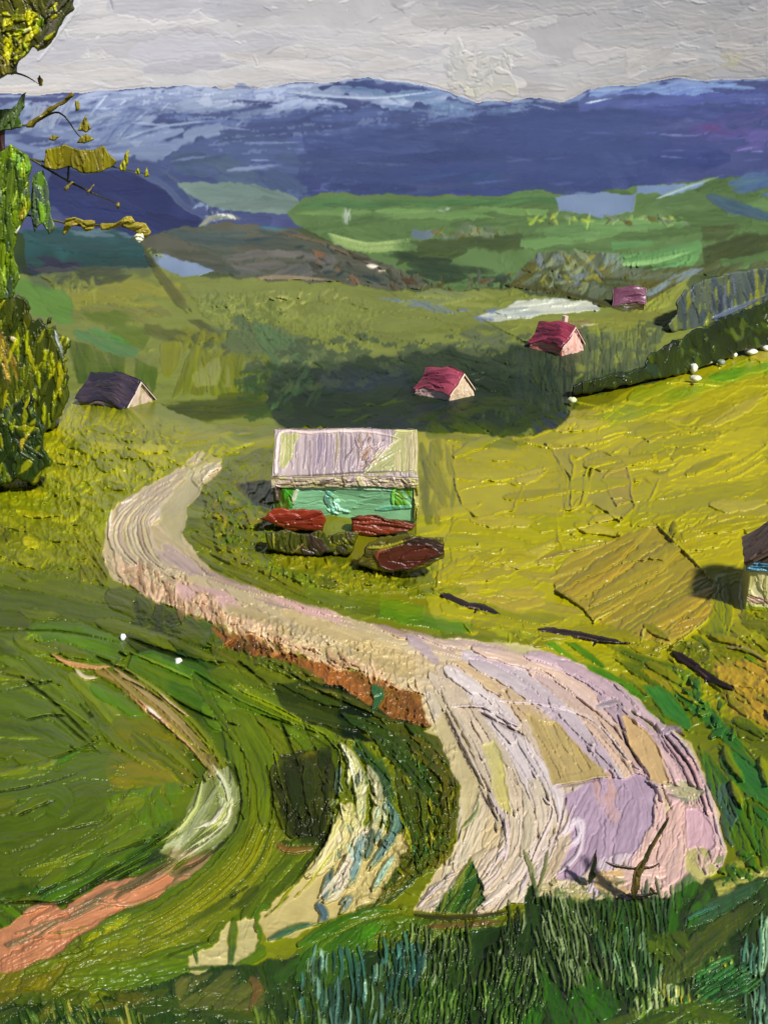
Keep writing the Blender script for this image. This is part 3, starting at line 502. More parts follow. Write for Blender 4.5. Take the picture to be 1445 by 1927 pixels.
K.dabs([(258, 1148), (340, 1165), (330, 1208), (270, 1196)], ['1c280c', '28340c', '121a08'], 26, 15, 30, 40, 3)
slab([(180, 1170), (300, 1205), (420, 1250)], 30, ['34400a', '54600c', '5c6410'], 5)
slab([(235, 1195), (300, 1235), (420, 1290)], 30, ['222c0a', '2c3a0e', '1c240a'], 4)
slab([(330, 1230), (390, 1262), (440, 1290)], 36, ['1e3a16', '2c4c20', '1a2c0e'], 3)
slab([(50, 1200), (100, 1192), (180, 1212), (240, 1235)], 62, ['44680a', '527a0c', '3c5c0a', '5c6c10'], 5.5)
slab([(60, 1215), (140, 1228), (235, 1250)], 24, ['3a5a0a', '466a0c'], 5)
slab([(-60, 1200), (30, 1235), (110, 1300), (170, 1370)], 50, ['445a0a', '566a0c', '34480c'])
slab([(30, 1190), (60, 1240), (120, 1290)], 26, ['5c700c', '42580c'], 5); K.dabs([(50, 1190), (80, 1200), (80, 1235), (55, 1240)], ['7c940c', '34400c', '94a81c'], 12, 11, 60, 40, 6)
slab([(-100, 1290), (40, 1320), (190, 1400)], 90, ['3c500e', '465c10', '30440e'], 4.5)
slab([(-100, 1370), (40, 1390), (150, 1420)], 90, ['384c0e', '405812', '2c400e'], 4.5)
slab([(130, 1268), (180, 1310), (230, 1370), (250, 1400)], 34, ['5c6c0c', '6c780c', '485c0c'], 5)
slab([(170, 1290), (240, 1330), (330, 1390)], 30, ['3a6a10', '447412', '4c600c'], 4.5)
slab([(245, 1245), (360, 1292), (470, 1345), (560, 1385)], 84, ['44680e', '52780e', '3c5c0e', '5a700e'], 6)
slab([(380, 1330), (480, 1370), (600, 1420)], 62, ['4c640c', '56700e', '425a0c'], 5)
slab([(400, 1215), (500, 1262), (610, 1320)], 62, ['525e0c', '60680c', '46540c', '6c5c10'], 5)
slab([(440, 1290), (500, 1320), (600, 1370), (640, 1410)], 24, ['7c8c0c', '5c700c', '94a01c'], 5)
slab([(205, 1380), (280, 1380), (350, 1420)], 66, ['5c5c0c', '6c640c', '4c580c'], 4)
slab([(200, 1450), (280, 1450), (355, 1480)], 72, ['6c620c', '5c5c0c', '7c6a10', '4c5c0c'], 4)
slab([(300, 1400), (340, 1440), (370, 1480)], 40, ['3c4c14', '5c5c14', '74640c'], 4)
slab([(-100, 1490), (60, 1470), (200, 1440), (240, 1450)], 80, ['344a0e', '405a10', '2c400c'], 4)
slab([(-60, 1580), (60, 1560), (230, 1490)], 120, ['32460c', '3c520e', '2a3c0c', '4a5c10'], 4)
slab([(-100, 1660), (60, 1640), (200, 1560)], 100, ['34480c', '3e520e', '2a3c0c'], 4)
slab([(40, 1520), (90, 1500), (130, 1530)], 70, ['34500f', '3c5810', '2c460c'], 3.5)
slab([(60, 1690), (160, 1640), (260, 1580), (330, 1550)], 52, ['30500e', '3a5c10', '2a440c'], 5)
K.fill([(200, 1500), (330, 1470), (372, 1500), (330, 1550), (262, 1570), (200, 1590)], ['4c760c', '3a5c0c', '5f7c0c', '2c480c', '74841a'], 110, 22, 46, 4, base=False, spread=35, rim=2)
slab([(70, 1710), (180, 1660), (270, 1620), (350, 1570)], 34, ['3c5a0e', '4c6a10', '2c440c'], 5)
slab([(120, 1730), (220, 1680), (300, 1640), (370, 1590)], 24, ['2c4010', '48600e', '546810'], 5)
slab([(-20, 1460), (60, 1446), (120, 1428), (170, 1396)], 13, ['2b6a24', '24501c'], 6, rough=.5)
slab([(-5, 1458), (40, 1450), (62, 1442)], 15, ['dcdcd4', 'b8c4b0'], 6, rough=.5); slab([(72, 1446), (108, 1430)], 13, ['dadad2', 'b0bca8'], 6, rough=.5)  # white lit edge painted below the dark crack
K.fill([(LX, 1690), (50, 1700), (50, 1770), (LX, 1790)], ['5c7a0c', '3a5010', '2a3a10'], 30, 20, 60, 3, base=False)
# sweeping arcs of olive under the peach path
for o, w, c in ((0, 62, ['485c0a', '566a0c', '3c500a']), (30, 56, ['5a640c', '4c5c0a', '68700c']), (62, 60, ['4c580a', '5c680c', '3c4c0a']), (95, 60, ['52600a', '62680e', '44540a'])):
    slab([(425 + o * .5, 1350), (452 + o, 1430), (455 + o, 1520), (410 + o * .9, 1620), (310 + o * .7, 1705 + o * .3), (170 + o * .3, 1770 + o * .5), (0, 1820 + o * .7), (-120, 1840 + o)], w, c, 5, br=1.2, bsz=3.2, mixlen=160)
slab([(430, 1340), (480, 1400), (505, 1480), (500, 1560)], 58, ['4c5e0a', '566a0a', '42540a'], 5)
for q in range(16):
    o = R.uniform(0, 100); slab([(470 + o * .5, 1560 + R.uniform(-20, 40)), (420 + o * .7, 1640), (330 + o * .5, 1710 + o * .3), (230 + o * .3, 1760 + o * .4)], R.uniform(6, 13), [['7c7c0c', '5c640a'], ['3a480a', '54600a'], ['8a8a14', '6c6c0c']][q % 3], 5, br=1.2, end=1, dry=.4, tap=(.3, .5), rough=.3)
slab([(500, 1790), (380, 1800), (250, 1830), (100, 1850)], 60, ['4c680c', '5a700e', '3f5c0c'], 4.5, br=1)
slab([(480, 1830), (340, 1850), (220, 1870)], 40, ['3f580c', '52640e', '5c6410'], 4.5, br=1)
K.fill([(LX, 1830), (120, 1810), (200, 1850), (100, 1930), (LX, 1960)], ['5a5a0e', '4c500e', '76681a', '6a6a12'], -20, 22, 80, 3.2, base=False, spread=20)
K.dabs([(170, 1760), (240, 1720), (280, 1730), (200, 1790)], ['8c8c14', '6c7c0c', 'a09c1c'], 18, 15, -30, 20, 5)
# dark mass between path and stream
K.flat([(522, 1420), (625, 1405), (632, 1500), (618, 1590), (560, 1605), (528, 1540)], '1a1e08', 3, MEADOW, rim=2)
for p, w in (([(530, 1430), (540, 1500), (560, 1580)], 60), ([(590, 1420), (600, 1500), (595, 1590)], 54), ([(620, 1440), (618, 1520), (606, 1590)], 26)):
    slab(p, w, ['2a300a', '1a200a', '3c400c', '141808'], 5, br=.9)
slab([(580, 1415), (590, 1450), (585, 1480)], 44, ['5f5c0c', '4c4c0c', '6c600c'], 4)
K.dabs([(520, 1430), (620, 1430), (620, 1590), (530, 1590)], ['5c5c0c', '141808', '6c6c14', '0f140a'], 44, 13, 85, 30, 5, 1.8)
slab([(600, 1580), (550, 1640), (500, 1700), (460, 1760)], 74, ['3c500c', '465a0c', '32440c', '50600c'], 5)
slab([(620, 1600), (570, 1660), (530, 1700)], 30, ['2c3c0c', '44540c'], 5)
slab([(500, 1700), (480, 1750), (465, 1800)], 34, ['34540f', '3f6014'], 6)
slab([(520, 1590), (545, 1600), (600, 1595)], 14, ['5c4c10', '7c4c18', '3c3c10'], 5)
ARC2 = [(0, 1210), (200, 1240), (400, 1350), (500, 1480), (460, 1620), (300, 1730), (0, 1840)]
# cracks where thick strokes end, their shade painted in as dark colour
for p, w in (([(-20, 1454), (50, 1438), (120, 1420), (205, 1388)], 6), ([(40, 1700), (90, 1672), (160, 1640), (190, 1612), (255, 1590), (300, 1572)], 5), ([(60, 1712), (150, 1690), (230, 1650), (310, 1605)], 6), ([(500, 1440), (512, 1500), (505, 1570)], 5), ([(225, 1258), (300, 1300), (380, 1345), (470, 1372)], 5), ([(240, 1200), (330, 1232), (430, 1258)], 7), ([(130, 1560), (200, 1540), (250, 1480)], 4), ([(490, 1345), (560, 1370), (640, 1420)], 5), ([(0, 1186), (120, 1188), (240, 1212)], 5)):
    K.ridge(p, w, ['12180a', '1c240a'], -3)
for p in ([(60, 1232), (150, 1248), (240, 1252)], [(245, 1226), (330, 1262), (470, 1325), (600, 1378)], [(30, 1292), (120, 1330), (200, 1388)], [(430, 1292), (520, 1330), (620, 1388)], [(520, 1262), (580, 1290), (640, 1340)], [(60, 1640), (140, 1600), (240, 1520)], [(330, 1560), (400, 1500), (430, 1450)]):
    K.ridge(p, 7, ['8ca01c', '6c8414', 'a4ac2c'], 6)
# earth bank under the road
BK = [(395, 1180), (470, 1195), (560, 1235), (640, 1262), (700, 1275), (790, 1300), (800, 1330), (810, 1375), (760, 1375), (690, 1330), (600, 1290), (500, 1240), (420, 1210)]
K.fill(BK, ['6f4a16', '83561c', '5f4a14'], 25, 24, 80, 3.4, idn=BANK, spread=14, rim=2)
K.fill([(555, 1245), (600, 1232), (680, 1262), (700, 1300), (680, 1330), (600, 1290), (560, 1270)], ['8c5a20', '9c6022', '7a4e18'], 40, 34, 90, 3.4, base=False, spread=10, rim=2.4)
K.fill([(715, 1300), (760, 1290), (800, 1310), (808, 1370), (740, 1370)], ['7c4e18', '8a5a1a', '64401a'], 70, 26, 70, 3.4, base=False, spread=10, rim=2)
K.dabs([(415, 1180), (560, 1235), (540, 1262), (420, 1212)], ['5c3410', '8c5014', '4a3c10', 'a86c20'], 36, 16, 50, 40, 5, 1.4)
K.fill([(395, 1215), (560, 1250), (620, 1290), (560, 1310), (430, 1260)], ['4b5a0e', '5c600e', '3d4a0e'], 25, 24, 100, 3.2, base=False, spread=8, idn=MEADOW, rim=2)
# dark leaf-shaped stroke and green swirl to the road edge
K.fill([(505, 1290), (560, 1282), (640, 1290), (720, 1340), (820, 1380), (740, 1390), (690, 1400), (600, 1370), (540, 1340)], ['1c2a0a', '28380c', '16220a', '4a4c10'], 22, 22, 190, 5, base=True, idn=MEADOW, spread=4, rim=2)
K.stroke([(560, 1292), (640, 1310), (720, 1350), (800, 1376)], 16, ['5c5a10', '3a4210', '7a6a18'], 5, rim=2)
K.fill([(640, 1340), (840, 1375), (860, 1470), (862, 1560), (800, 1640), (730, 1700), (680, 1700), (720, 1600), (760, 1540), (740, 1440), (690, 1390)], ['2c420c', '3a4c0e', '4c500e', '20380e'], flow([(650, 1350), (740, 1380), (800, 1450), (820, 1530), (790, 1620), (700, 1700)]), 18, 150, 4.4, base=True, spread=7, rim=2, br=1.6, idn=MEADOW)
K.fill([(760, 1390), (830, 1385), (858, 1470), (860, 1560), (835, 1590), (830, 1500)], ['4a4c0e', '5c5410', '34460e'], flow([(760, 1390), (830, 1450), (848, 1530), (840, 1600)]), 13, 140, 5, base=False, spread=4, rim=2.4)
K.fill([(650, 1380), (700, 1400), (740, 1470), (750, 1560), (730, 1560), (700, 1470)], ['2b4c2c', '3c5a34', '24401c', '4a5c14'], flow([(640, 1370), (710, 1420), (745, 1500), (748, 1580)]), 15, 130, 5, base=False, spread=4, rim=2.4)
K.fill([(695, 1640), (800, 1570), (870, 1580), (800, 1660), (700, 1720), (640, 1730)], ['4a5a0c', '3a4a0c', '6a600e', '2c440c'], -38, 18, 100, 4.2, base=False, spread=8, rim=2.2)
K.dabs([(760, 1400), (860, 1480), (800, 1640), (700, 1680)], ['8c8c20', '1c3a14', 'b0a840', '24603a'], 40, 7, 75, 20, 6, 3)
K.stroke([(700, 1290), (712, 1310), (700, 1340)], 26, ['1d5a30', '2a6a3c'], 5, rim=2)
# road
RC = [(470, 830), (390, 890), (290, 950), (262, 1010), (290, 1070), (400, 1120), (560, 1180), (700, 1220), (850, 1260), (1000, 1310), (1100, 1400), (1120, 1500), (1080, 1600), (1000, 1700)]
RF = flow(RC)
ROADP = [(335, 878), (372, 850), (418, 862), (420, 882), (385, 915), (352, 955), (346, 1000), (372, 1050), (430, 1092), (560, 1132), (700, 1172), (760, 1195), (860, 1200), (945, 1210), (1000, 1214), (1090, 1248), (1170, 1290), (1240, 1352), (1300, 1400), (1335, 1480), (1352, 1540), (1368, 1600), (1350, 1640), (1250, 1690), (1100, 1700), (960, 1700), (900, 1725), (775, 1712), (800, 1670), (845, 1610), (866, 1560), (862, 1480), (830, 1400), (800, 1350), (795, 1310), (700, 1270), (600, 1245), (500, 1200), (400, 1168), (290, 1130), (215, 1090), (194, 1040), (200, 985), (222, 945), (280, 915)]
K.fill(ROADP, ['a99a70', 'b5a478', 'a08f62'], RF, 30, 130, 3, idn=ROAD, spread=6, rim=1.4)
K.fill([(330, 890), (350, 870), (412, 868), (415, 880), (360, 905)], ['a8a070', 'b8b088', 'cac4a0'], -35, 14, 60, 3.4, base=False, spread=10, rim=2)
K.stroke([(380, 905), (400, 885), (418, 880)], 9, ['e2dcc8', 'cfc4a4'], 6, rim=2)
K.stroke([(440, 842), (482, 834)], 7, ['d6cfa8', '9a9450'], 4, idn=None)
K.stroke([(445, 818), (485, 814)], 8, ['8c8a58', '76742c'], 3)
K.dabs([(335, 860), (420, 835), (440, 848), (350, 885)], ['8c8c38', '9a9650', '7a7c24', 'b0aa6c'], 34, 9, -30, 30, 4)
K.fill([(225, 945), (330, 890), (365, 900), (300, 975), (270, 1010), (215, 1000)], ['b0a088', 'c4b89c', 'b8a49a', 'd4ccb8'], -38, 14, 130, 4, base=False, spread=6, rim=1.8, br=1.4)
K.flat([(300, 930), (372, 898), (385, 912), (352, 950), (345, 1000), (350, 1030), (318, 1010), (300, 985)], 'a39a68', 1, rim=1)
SW = [(330, 905), (260, 950), (222, 990), (222, 1040), (260, 1072), (330, 1090), (420, 1110)]
for i in range(9):
    o = i * 10
    K.stroke([(318 + o * .1, 902 + o * .3), (240 + o * .5, 955 + o * .2), (208 + o * .9, 1000), (222 + o * .85, 1040 - o * .12), (265 + o * .6, 1068 - o * .1), (340 + o * .2, 1090 - o * .25)], 12, [['a08c78', 'c0b090'], ['d4cca0', 'a8986c'], ['b09a8c', '988070'], ['c8c084', 'a89a70']][i % 4], 4.5, rim=1.4, br=1.4, tap=(.1, .2), dry=.1)
K.stroke([(212, 950), (206, 980), (204, 1012)], 9, ['d8d0c0', 'e0d8c8'], 6, rim=2); K.stroke([(228, 946), (252, 938)], 7, ['dcd4c0'], 5)
K.fill([(290, 1010), (345, 1020), (372, 1055), (420, 1092), (360, 1085), (300, 1050)], ['a48c84', 'b09a90', '9a8480'], 35, 24, 80, 3, base=False, spread=5)
K.fill([(215, 1055), (280, 1070), (330, 1090), (420, 1130), (400, 1165), (290, 1130), (220, 1092)], ['b89470', 'a8845c', 'c8a888', '8c6a44'], 25, 13, 60, 4.2, base=False, spread=30, rim=2)
K.dabs([(215, 1060), (300, 1075), (420, 1130), (410, 1172), (290, 1135)], ['d8b898', 'dcb890', '8a6844', 'c09470', '7c5a34'], 90, 9, 80, 20, 5, 2.4)
K.fill([(330, 1095), (420, 1112), (460, 1140), (400, 1150), (340, 1125)], ['c09a98', 'b89088', 'caa498'], 20, 18, 60, 3.2, base=False)
K.fill([(370, 1060), (450, 1095), (560, 1130), (700, 1172), (860, 1205), (860, 1220), (700, 1195), (520, 1140), (400, 1095)], ['8f7870', 'a08480', '9a8468', 'b09488'], 18, 12, 160, 3.6, base=False, spread=3, rim=1.6)
K.fill([(500, 1120), (570, 1138), (700, 1172), (690, 1186), (560, 1152)], ['c09a94', 'b88f88'], 17, 14, 120, 3.6, base=False, spread=3)
K.fill([(420, 1120), (520, 1140), (680, 1190), (820, 1220), (830, 1280), (700, 1262), (560, 1215), (440, 1170)], ['a8945c', 'b09c66', 'a08c54'], 17, 38, 170, 2.4, base=False, spread=4, rim=1)
K.fill([(400, 1145), (500, 1170), (600, 1215), (720, 1262), (800, 1295), (700, 1280), (600, 1248), (500, 1208), (400, 1172)], ['c4a47c', 'd0b088', 'b08c60'], 20, 14, 70, 4, base=False, spread=14, rim=2)
K.dabs([(400, 1150), (600, 1225), (800, 1290), (780, 1305), (600, 1250), (400, 1178)], ['e0c49c', 'b08a5c', '8a6438', 'd8b88c'], 80, 8, 60, 30, 5, 2.2)
# broad lower road
K.fill([(760, 1195), (900, 1205), (1080, 1260), (1100, 1290), (960, 1250), (830, 1240)], ['a0887c', 'b09a80', 'b8a478', '8c7678'], 16, 14, 130, 3.6, base=False, spread=6, rim=1.8)
K.stroke([(765, 1198), (790, 1215), (835, 1260)], 28, ['847484', '8f7e8c', '7c6c70'], 3.5)
K.flat([(935, 1210), (990, 1214), (1060, 1238), (1130, 1270), (1190, 1308), (1255, 1372), (1235, 1380), (1170, 1330), (1090, 1290), (1000, 1245)], 'a5a06c', .8, rim=.8)
K.fill([(820, 1250), (940, 1250), (1100, 1290), (1180, 1320), (1120, 1330), (960, 1300), (830, 1290)], ['ac9450', 'b8a068', 'a08858', 'b49c90'], 12, 16, 120, 3.6, base=False, spread=8, rim=2)
K.fill([(800, 1300), (850, 1290), (940, 1310), (1040, 1400), (1080, 1480), (1080, 1600), (960, 1700), (780, 1710), (860, 1590), (862, 1480), (826, 1390)], ['a89a70', 'b0a080', 'a49c78', 'b4a894'], flow([(810, 1310), (870, 1400), (930, 1500), (935, 1580), (880, 1660), (790, 1710)]), 20, 160, 3.6, base=False, spread=6, rim=1.8, br=1.2)
INN = spline([(800, 1262), (840, 1330), (885, 1420), (925, 1520), (915, 1610), (850, 1680), (770, 1730)], 20)
OUT = spline([(900, 1206), (1090, 1252), (1225, 1345), (1305, 1435), (1345, 1530), (1362, 1610), (1366, 1700)], 20)
def fan(sv, t0, t1):
    q = np.linspace(t0, t1, 9); A = np.stack([np.interp(q, np.linspace(0, 1, len(INN)), INN[:, k]) for k in (0, 1)], 1); B = np.stack([np.interp(q, np.linspace(0, 1, len(OUT)), OUT[:, k]) for k in (0, 1)], 1)
    return A * (1 - sv) + B * sv
RCLIP = K.mask(ROADP, 4)
FC = ((['ac9c7c', 'b8a88c', 'a89c80'], ['b4a48c', 'a89a78', 'b8ac98']), (['b4a8a4', 'c0b8b4', 'b0a49c'], ['b4a898', 'c0b09c', 'a8a078']), (['a89060', 'b49c74', 'b4a898'], ['b8ac9c', 'b09868', 'c0b4ac']),
      (['9c8894', 'a8989c', 'b0a8a8'], ['a894a0', 'b4a4a8', '9c8494']), (['b89c80', 'c0a484', 'a8949c'], ['b89890', 'c4a49c', 'c0a08c']), (['a08c98', 'b4989c', '98808c'], ['c4a09c', 'bc9494', 'c4a8a0']))
for q in range(230):
    sv = R.rand(); t0 = R.uniform(0, .8); ln = R.uniform(.12, .34); tm = t0 + ln / 2
    c = FC[min(5, int(sv * 6))][0 if tm < .5 else 1]; i_ = R.randint(0, 2)
    K.stroke(fan(sv, t0, min(1, t0 + ln)), R.uniform(15, 32), [c[i_], c[i_ + 1]], R.uniform(3, 7), clip=RCLIP, br=.7, rim=2.2, end=4, rough=.18, wet=.05, crisp=.6, mixlen=140, tap=(.15, .4), dry=.15, pre=True)
K.flat([(800, 1380), (830, 1390), (862, 1470), (872, 1560), (866, 1600), (905, 1480), (880, 1400), (842, 1330)], 'a89c68', 1.2, rim=1)
K.fill([(1060, 1500), (1100, 1472), (1150, 1462), (1215, 1460), (1236, 1490), (1228, 1550), (1190, 1605), (1130, 1615), (1085, 1655), (1045, 1655), (1075, 1590)], ['947c90', '9c8498', '8c7488'], 105, 40, 130, 3.4, base=True, spread=8, rim=1.4)
K.dabs([(1120, 1480), (1180, 1475), (1160, 1530), (1130, 1520)], ['b48c84', 'a4889a'], 9, 18, 80, 14, 2.4, 2)
K.flat([(905, 1400), (930, 1392), (958, 1480), (965, 1532), (940, 1520)], 'aca45c', 4, rim=2.5)
K.flat([(985, 1340), (1050, 1362), (1120, 1440), (1150, 1462), (1040, 1478), (1010, 1400)], 'a08c48', 4, rim=2.5)
K.fill([(995, 1350), (1050, 1368), (1120, 1445), (1040, 1470)], ['94844c', 'a48c44', 'ac9458'], 58, 16, 90, 3, base=False, wet=.1)
K.flat([(1168, 1345), (1195, 1352), (1240, 1410), (1262, 1480), (1225, 1468), (1185, 1410)], 'b8985c', 5, rim=3)
K.fill([(1110, 1625), (1225, 1560), (1244, 1500), (1330, 1520), (1358, 1600), (1345, 1640), (1250, 1690), (1110, 1690)], ['c09c8c', 'c8a494', 'bc9484', 'c8aca0'], 108, 24, 80, 4, base=False, spread=10, rim=2.4, crisp=.6)
K.flat([(1290, 1520), (1328, 1524), (1352, 1588), (1338, 1602), (1292, 1598)], 'c49aa0', 3, rim=2)
K.fill([(1150, 1640), (1250, 1630), (1260, 1690), (1150, 1690)], ['c8a490', 'c49c88', 'ccac9c'], 0, 28, 80, 2.6, base=False)
K.stroke([(1050, 1645), (1085, 1610), (1096, 1575), (1090, 1560)], 14, ['d8ccd0', 'b0a0a8'], 8, rim=2)
K.stroke([(1060, 1570), (1085, 1545), (1090, 1575), (1060, 1600)], 24, ['b8a8b0', 'c4b8bc'], 6, rim=3)
for p, w in (([(838, 1335), (870, 1400), (915, 1490), (948, 1545), (950, 1590), (915, 1650)], 13), ([(850, 1330), (905, 1330), (940, 1350), (985, 1372)], 10), ([(890, 1690), (940, 1640), (955, 1590), (952, 1540)], 12), ([(785, 1708), (830, 1660), (860, 1640)], 14), ([(1020, 1500), (1040, 1530), (1010, 1600), (975, 1690)], 11), ([(940, 1320), (1040, 1330), (1120, 1360), (1180, 1430), (1210, 1450)], 9), ([(1010, 1620), (1060, 1560), (1080, 1510)], 9), ([(1258, 1372), (1300, 1420), (1330, 1490), (1350, 1560), (1366, 1610)], 14), ([(1215, 1470), (1262, 1488), (1300, 1500)], 8)):
    K.ridge(p, w, ['d0c4c4', 'b0a0a4', 'c0b4b0'], 7)  # lit side of each ridge painted pale
for p in ([(830, 1335), (862, 1402), (906, 1494), (938, 1548)], [(900, 1340), (940, 1362), (982, 1384)], [(1045, 1480), (1090, 1474), (1135, 1464)], [(1100, 1640), (1120, 1600)], [(1065, 1500), (1050, 1560), (1030, 1620)], [(1160, 1345), (1180, 1400), (1215, 1460)], [(1250, 1385), (1300, 1450), (1330, 1540)]):
    K.ridge(p, 6, ['6c5c62', '7c6c6c'], -4)  # shaded left flanks of the ridges painted dark
K.stroke([(1120, 1330), (1160, 1322), (1165, 1345)], 18, ['6c6468', '8c8088'], 4, rough=.5); K.stroke([(1245, 1380), (1270, 1370), (1290, 1385)], 18, ['6c6070', 'a894a0'], 5, rough=.5)
K.stroke([(1255, 1495), (1290, 1505), (1280, 1520)], 10, ['5c5848', '3c3c34'], 3)
K.fill([(1225, 1470), (1290, 1470), (1330, 1490), (1300, 1510), (1240, 1500)], ['9c9c70', 'a8a078', '6c7c64'], 20, 14, 50, 3, base=False)
# green wedges that cut into the road foot
K.fill([(820, 1715), (850, 1670), (888, 1612), (900, 1640), (915, 1690), (880, 1722)], ['34581c', '5c6c1c', '2c4c20', '8c8430'], -62, 14, 70, 4.6, idn=MEADOW, spread=8, rim=2)
K.stroke([(868, 1560), (895, 1530), (902, 1500)], 9, ['4a6428'], 4)
MK = K.I == MEADOW
def loose(poly, cols, n, w, l, ang, keepm=.55):
    m = K.mask(poly, 6); y0, y1, x0, x1, ins = m; ins = ins & MK[y0:y1, x0:x1]; m = (y0, y1, x0, x1, ins); ys, xs = np.nonzero(ins)
    for q in R.randint(0, len(ys), n):
        u = (xs[q] + x0) / K.sc + K.u0; v = (ys[q] + y0) / K.sc + K.v0; a_ = math.radians((ang(u, v) if callable(ang) else ang) + R.normal() * 9); h_ = l * R.uniform(.5, 1.3) / 2; i_ = R.randint(len(cols))
        K.stroke([(u - math.cos(a_) * h_, v - math.sin(a_) * h_), (u, v + R.normal() * 4), (u + math.cos(a_) * h_, v + math.sin(a_) * h_)], w * R.uniform(.6, 1.4), [cols[i_], cols[(i_ + 1) % len(cols)]], R.uniform(3, 6), clip=m, rim=2, end=4, br=.5, wet=.3, crisp=.3, rough=.3, mixlen=160)
loose([(-320, 1070), (600, 1250), (620, 1420), (500, 1760), (-320, 1900)], ['28380a', '5c6c0a', '3c500a', '74780c', '1e2c0a'], 70, 30, 110, flow(ARC2))
loose([(820, 800), (1770, 560), (1770, 1180), (1300, 1000), (1050, 1020), (1000, 1180), (820, 1120)], ['84800e', '706e10', 'a49a1c', '94860f', '7c8410'], 60, 34, 120, -12)
loose([(-320, 780), (520, 820), (340, 880), (190, 980), (190, 1100), (-320, 1080)], ['6c7006', '4c5806', '98960a', 'b0a80c'], 60, 22, 70, 20)
loose([(1050, 1180), (1770, 1150), (1770, 1600), (1300, 1380)], ['5c6410', '3c500e', '7c7810', '94840c'], 36, 22, 80, 32)
# peach path on the left
K.stroke([(98, 1232), (130, 1248), (180, 1256), (228, 1250)], 13, ['b87c4c', 'c89468', 'a06c34'], 6, rim=2, idn=PATH)
K.stroke([(140, 1258), (160, 1274), (190, 1274)], 13, ['d8c8b4', 'c0a888'], 6, idn=PATH)
K.stroke([(180, 1262), (240, 1290), (300, 1340), (350, 1390), (385, 1430)], 38, ['8a7c1c', '6c6414', 'a07c2c', '98843c'], 4, rim=2.4, idn=PATH, tap=(.3, .5))
K.stroke([(244, 1306), (285, 1340), (330, 1375), (366, 1412)], 18, ['b07c48', 'c48c60', 'a47838'], 6, rim=2, idn=PATH)
K.stroke([(275, 1332), (290, 1346)], 13, ['dcd4c8'], 5, idn=PATH)  # white glint painted onto the path
K.stroke([(305, 1308), (325, 1325), (362, 1352)], 8, ['dcc0a0', 'c89468'], 6, rim=2, idn=PATH)
K.stroke([(222, 1262), (300, 1312), (370, 1380), (430, 1450)], 8, ['9c9044', '5c5818', 'b4a468'], 5, rim=2)
K.dabs([(395, 1410), (440, 1440), (455, 1520), (410, 1520), (385, 1450)], ['c8c898', '4c5020', '8c8c54', 'dcdcc4', '3c4428'], 50, 9, 75, 30, 7, 2.4)
for o, w, c in ((0, 15, ['94804c', 'a89060', '6c6424']), (20, 11, ['5c6414', '6c7424', '94905c']), (-18, 12, ['64681c', 'a0804c'])):
    slab([(215 + o, 1258), (300 + o, 1325 - o * .4), (370 + o, 1395 - o * .3), (418 + o * .6, 1465), (425 + o * .6, 1525), (385 + o * .5, 1580 + o * .3), (300, 1640 + o)], w, c, 5, idn=PATH, br=.9)
PT = [(440, 1430), (440, 1500), (400, 1570), (330, 1625), (200, 1700), (40, 1800)]
K.fill([(370, 1475), (395, 1470), (430, 1440), (456, 1500), (440, 1560), (400, 1600), (340, 1622), (300, 1600), (345, 1555)], ['8c9068', 'b4b898', '6c7444', 'a0a488'], flow(PT), 15, 100, 5, idn=PATH, spread=7, rim=2.4)
K.stroke([(380, 1470), (366, 1520), (330, 1560), (300, 1580)], 11, ['b8c078', '8c9848'], 7, rim=2.5, idn=PATH)
K.stroke([(430, 1540), (400, 1560), (350, 1600)], 22, ['a8ac80', 'c0c488', '7c8448'], 7, rim=3, idn=PATH)
K.stroke([(420, 1520), (400, 1545), (365, 1560)], 14, ['c4bcb0', 'a8a490'], 7, rim=2)
K.stroke([(428, 1545), (380, 1575), (345, 1600)], 5, ['2c3418'], -4, rim=0)
slab([(400, 1600), (330, 1650), (240, 1690), (120, 1730)], 26, ['5c5c38', '4c5024', '7c6848'], 4, idn=PATH)
K.fill([(-140, 1790), (20, 1745), (50, 1715), (100, 1698), (115, 1710), (200, 1660), (300, 1640), (330, 1650), (300, 1690), (220, 1712), (180, 1745), (100, 1800), (40, 1828), (-140, 1850)], ['a86c48', 'b87850', '9c6440'], -28, 28, 170, 3.6, idn=PATH, spread=4, rim=1.8, br=1.2)
K.fill([(150, 1700), (250, 1655), (310, 1620), (330, 1600), (345, 1612), (300, 1650), (240, 1680), (160, 1720)], ['46482c', '3c4020', '58543c'], -28, 18, 100, 4, base=False, idn=PATH, spread=4)
K.fill([(0, 1770), (120, 1710), (190, 1690), (220, 1700), (120, 1740), (20, 1790)], ['6c5c3c', '7c6444', '545430'], -26, 14, 100, 4, base=False, spread=4, idn=PATH)
K.stroke([(45, 1718), (80, 1704), (112, 1700)], 16, ['b87c58', 'c48c68'], 6, rim=2, idn=PATH)
K.stroke([(350, 1630), (370, 1620), (388, 1610)], 10, ['a87450'], 5, idn=PATH); K.stroke([(335, 1655), (362, 1648)], 10, ['ac7450'], 5, idn=PATH)
K.stroke([(180, 1700), (250, 1702), (300, 1680), (340, 1662)], 9, ['c08c60', 'a87448'], 6, rim=2, idn=PATH)
K.stroke([(0, 1700), (60, 1698), (110, 1700), (160, 1675), (300, 1600)], 6, ['20240c'], -3, rim=0)
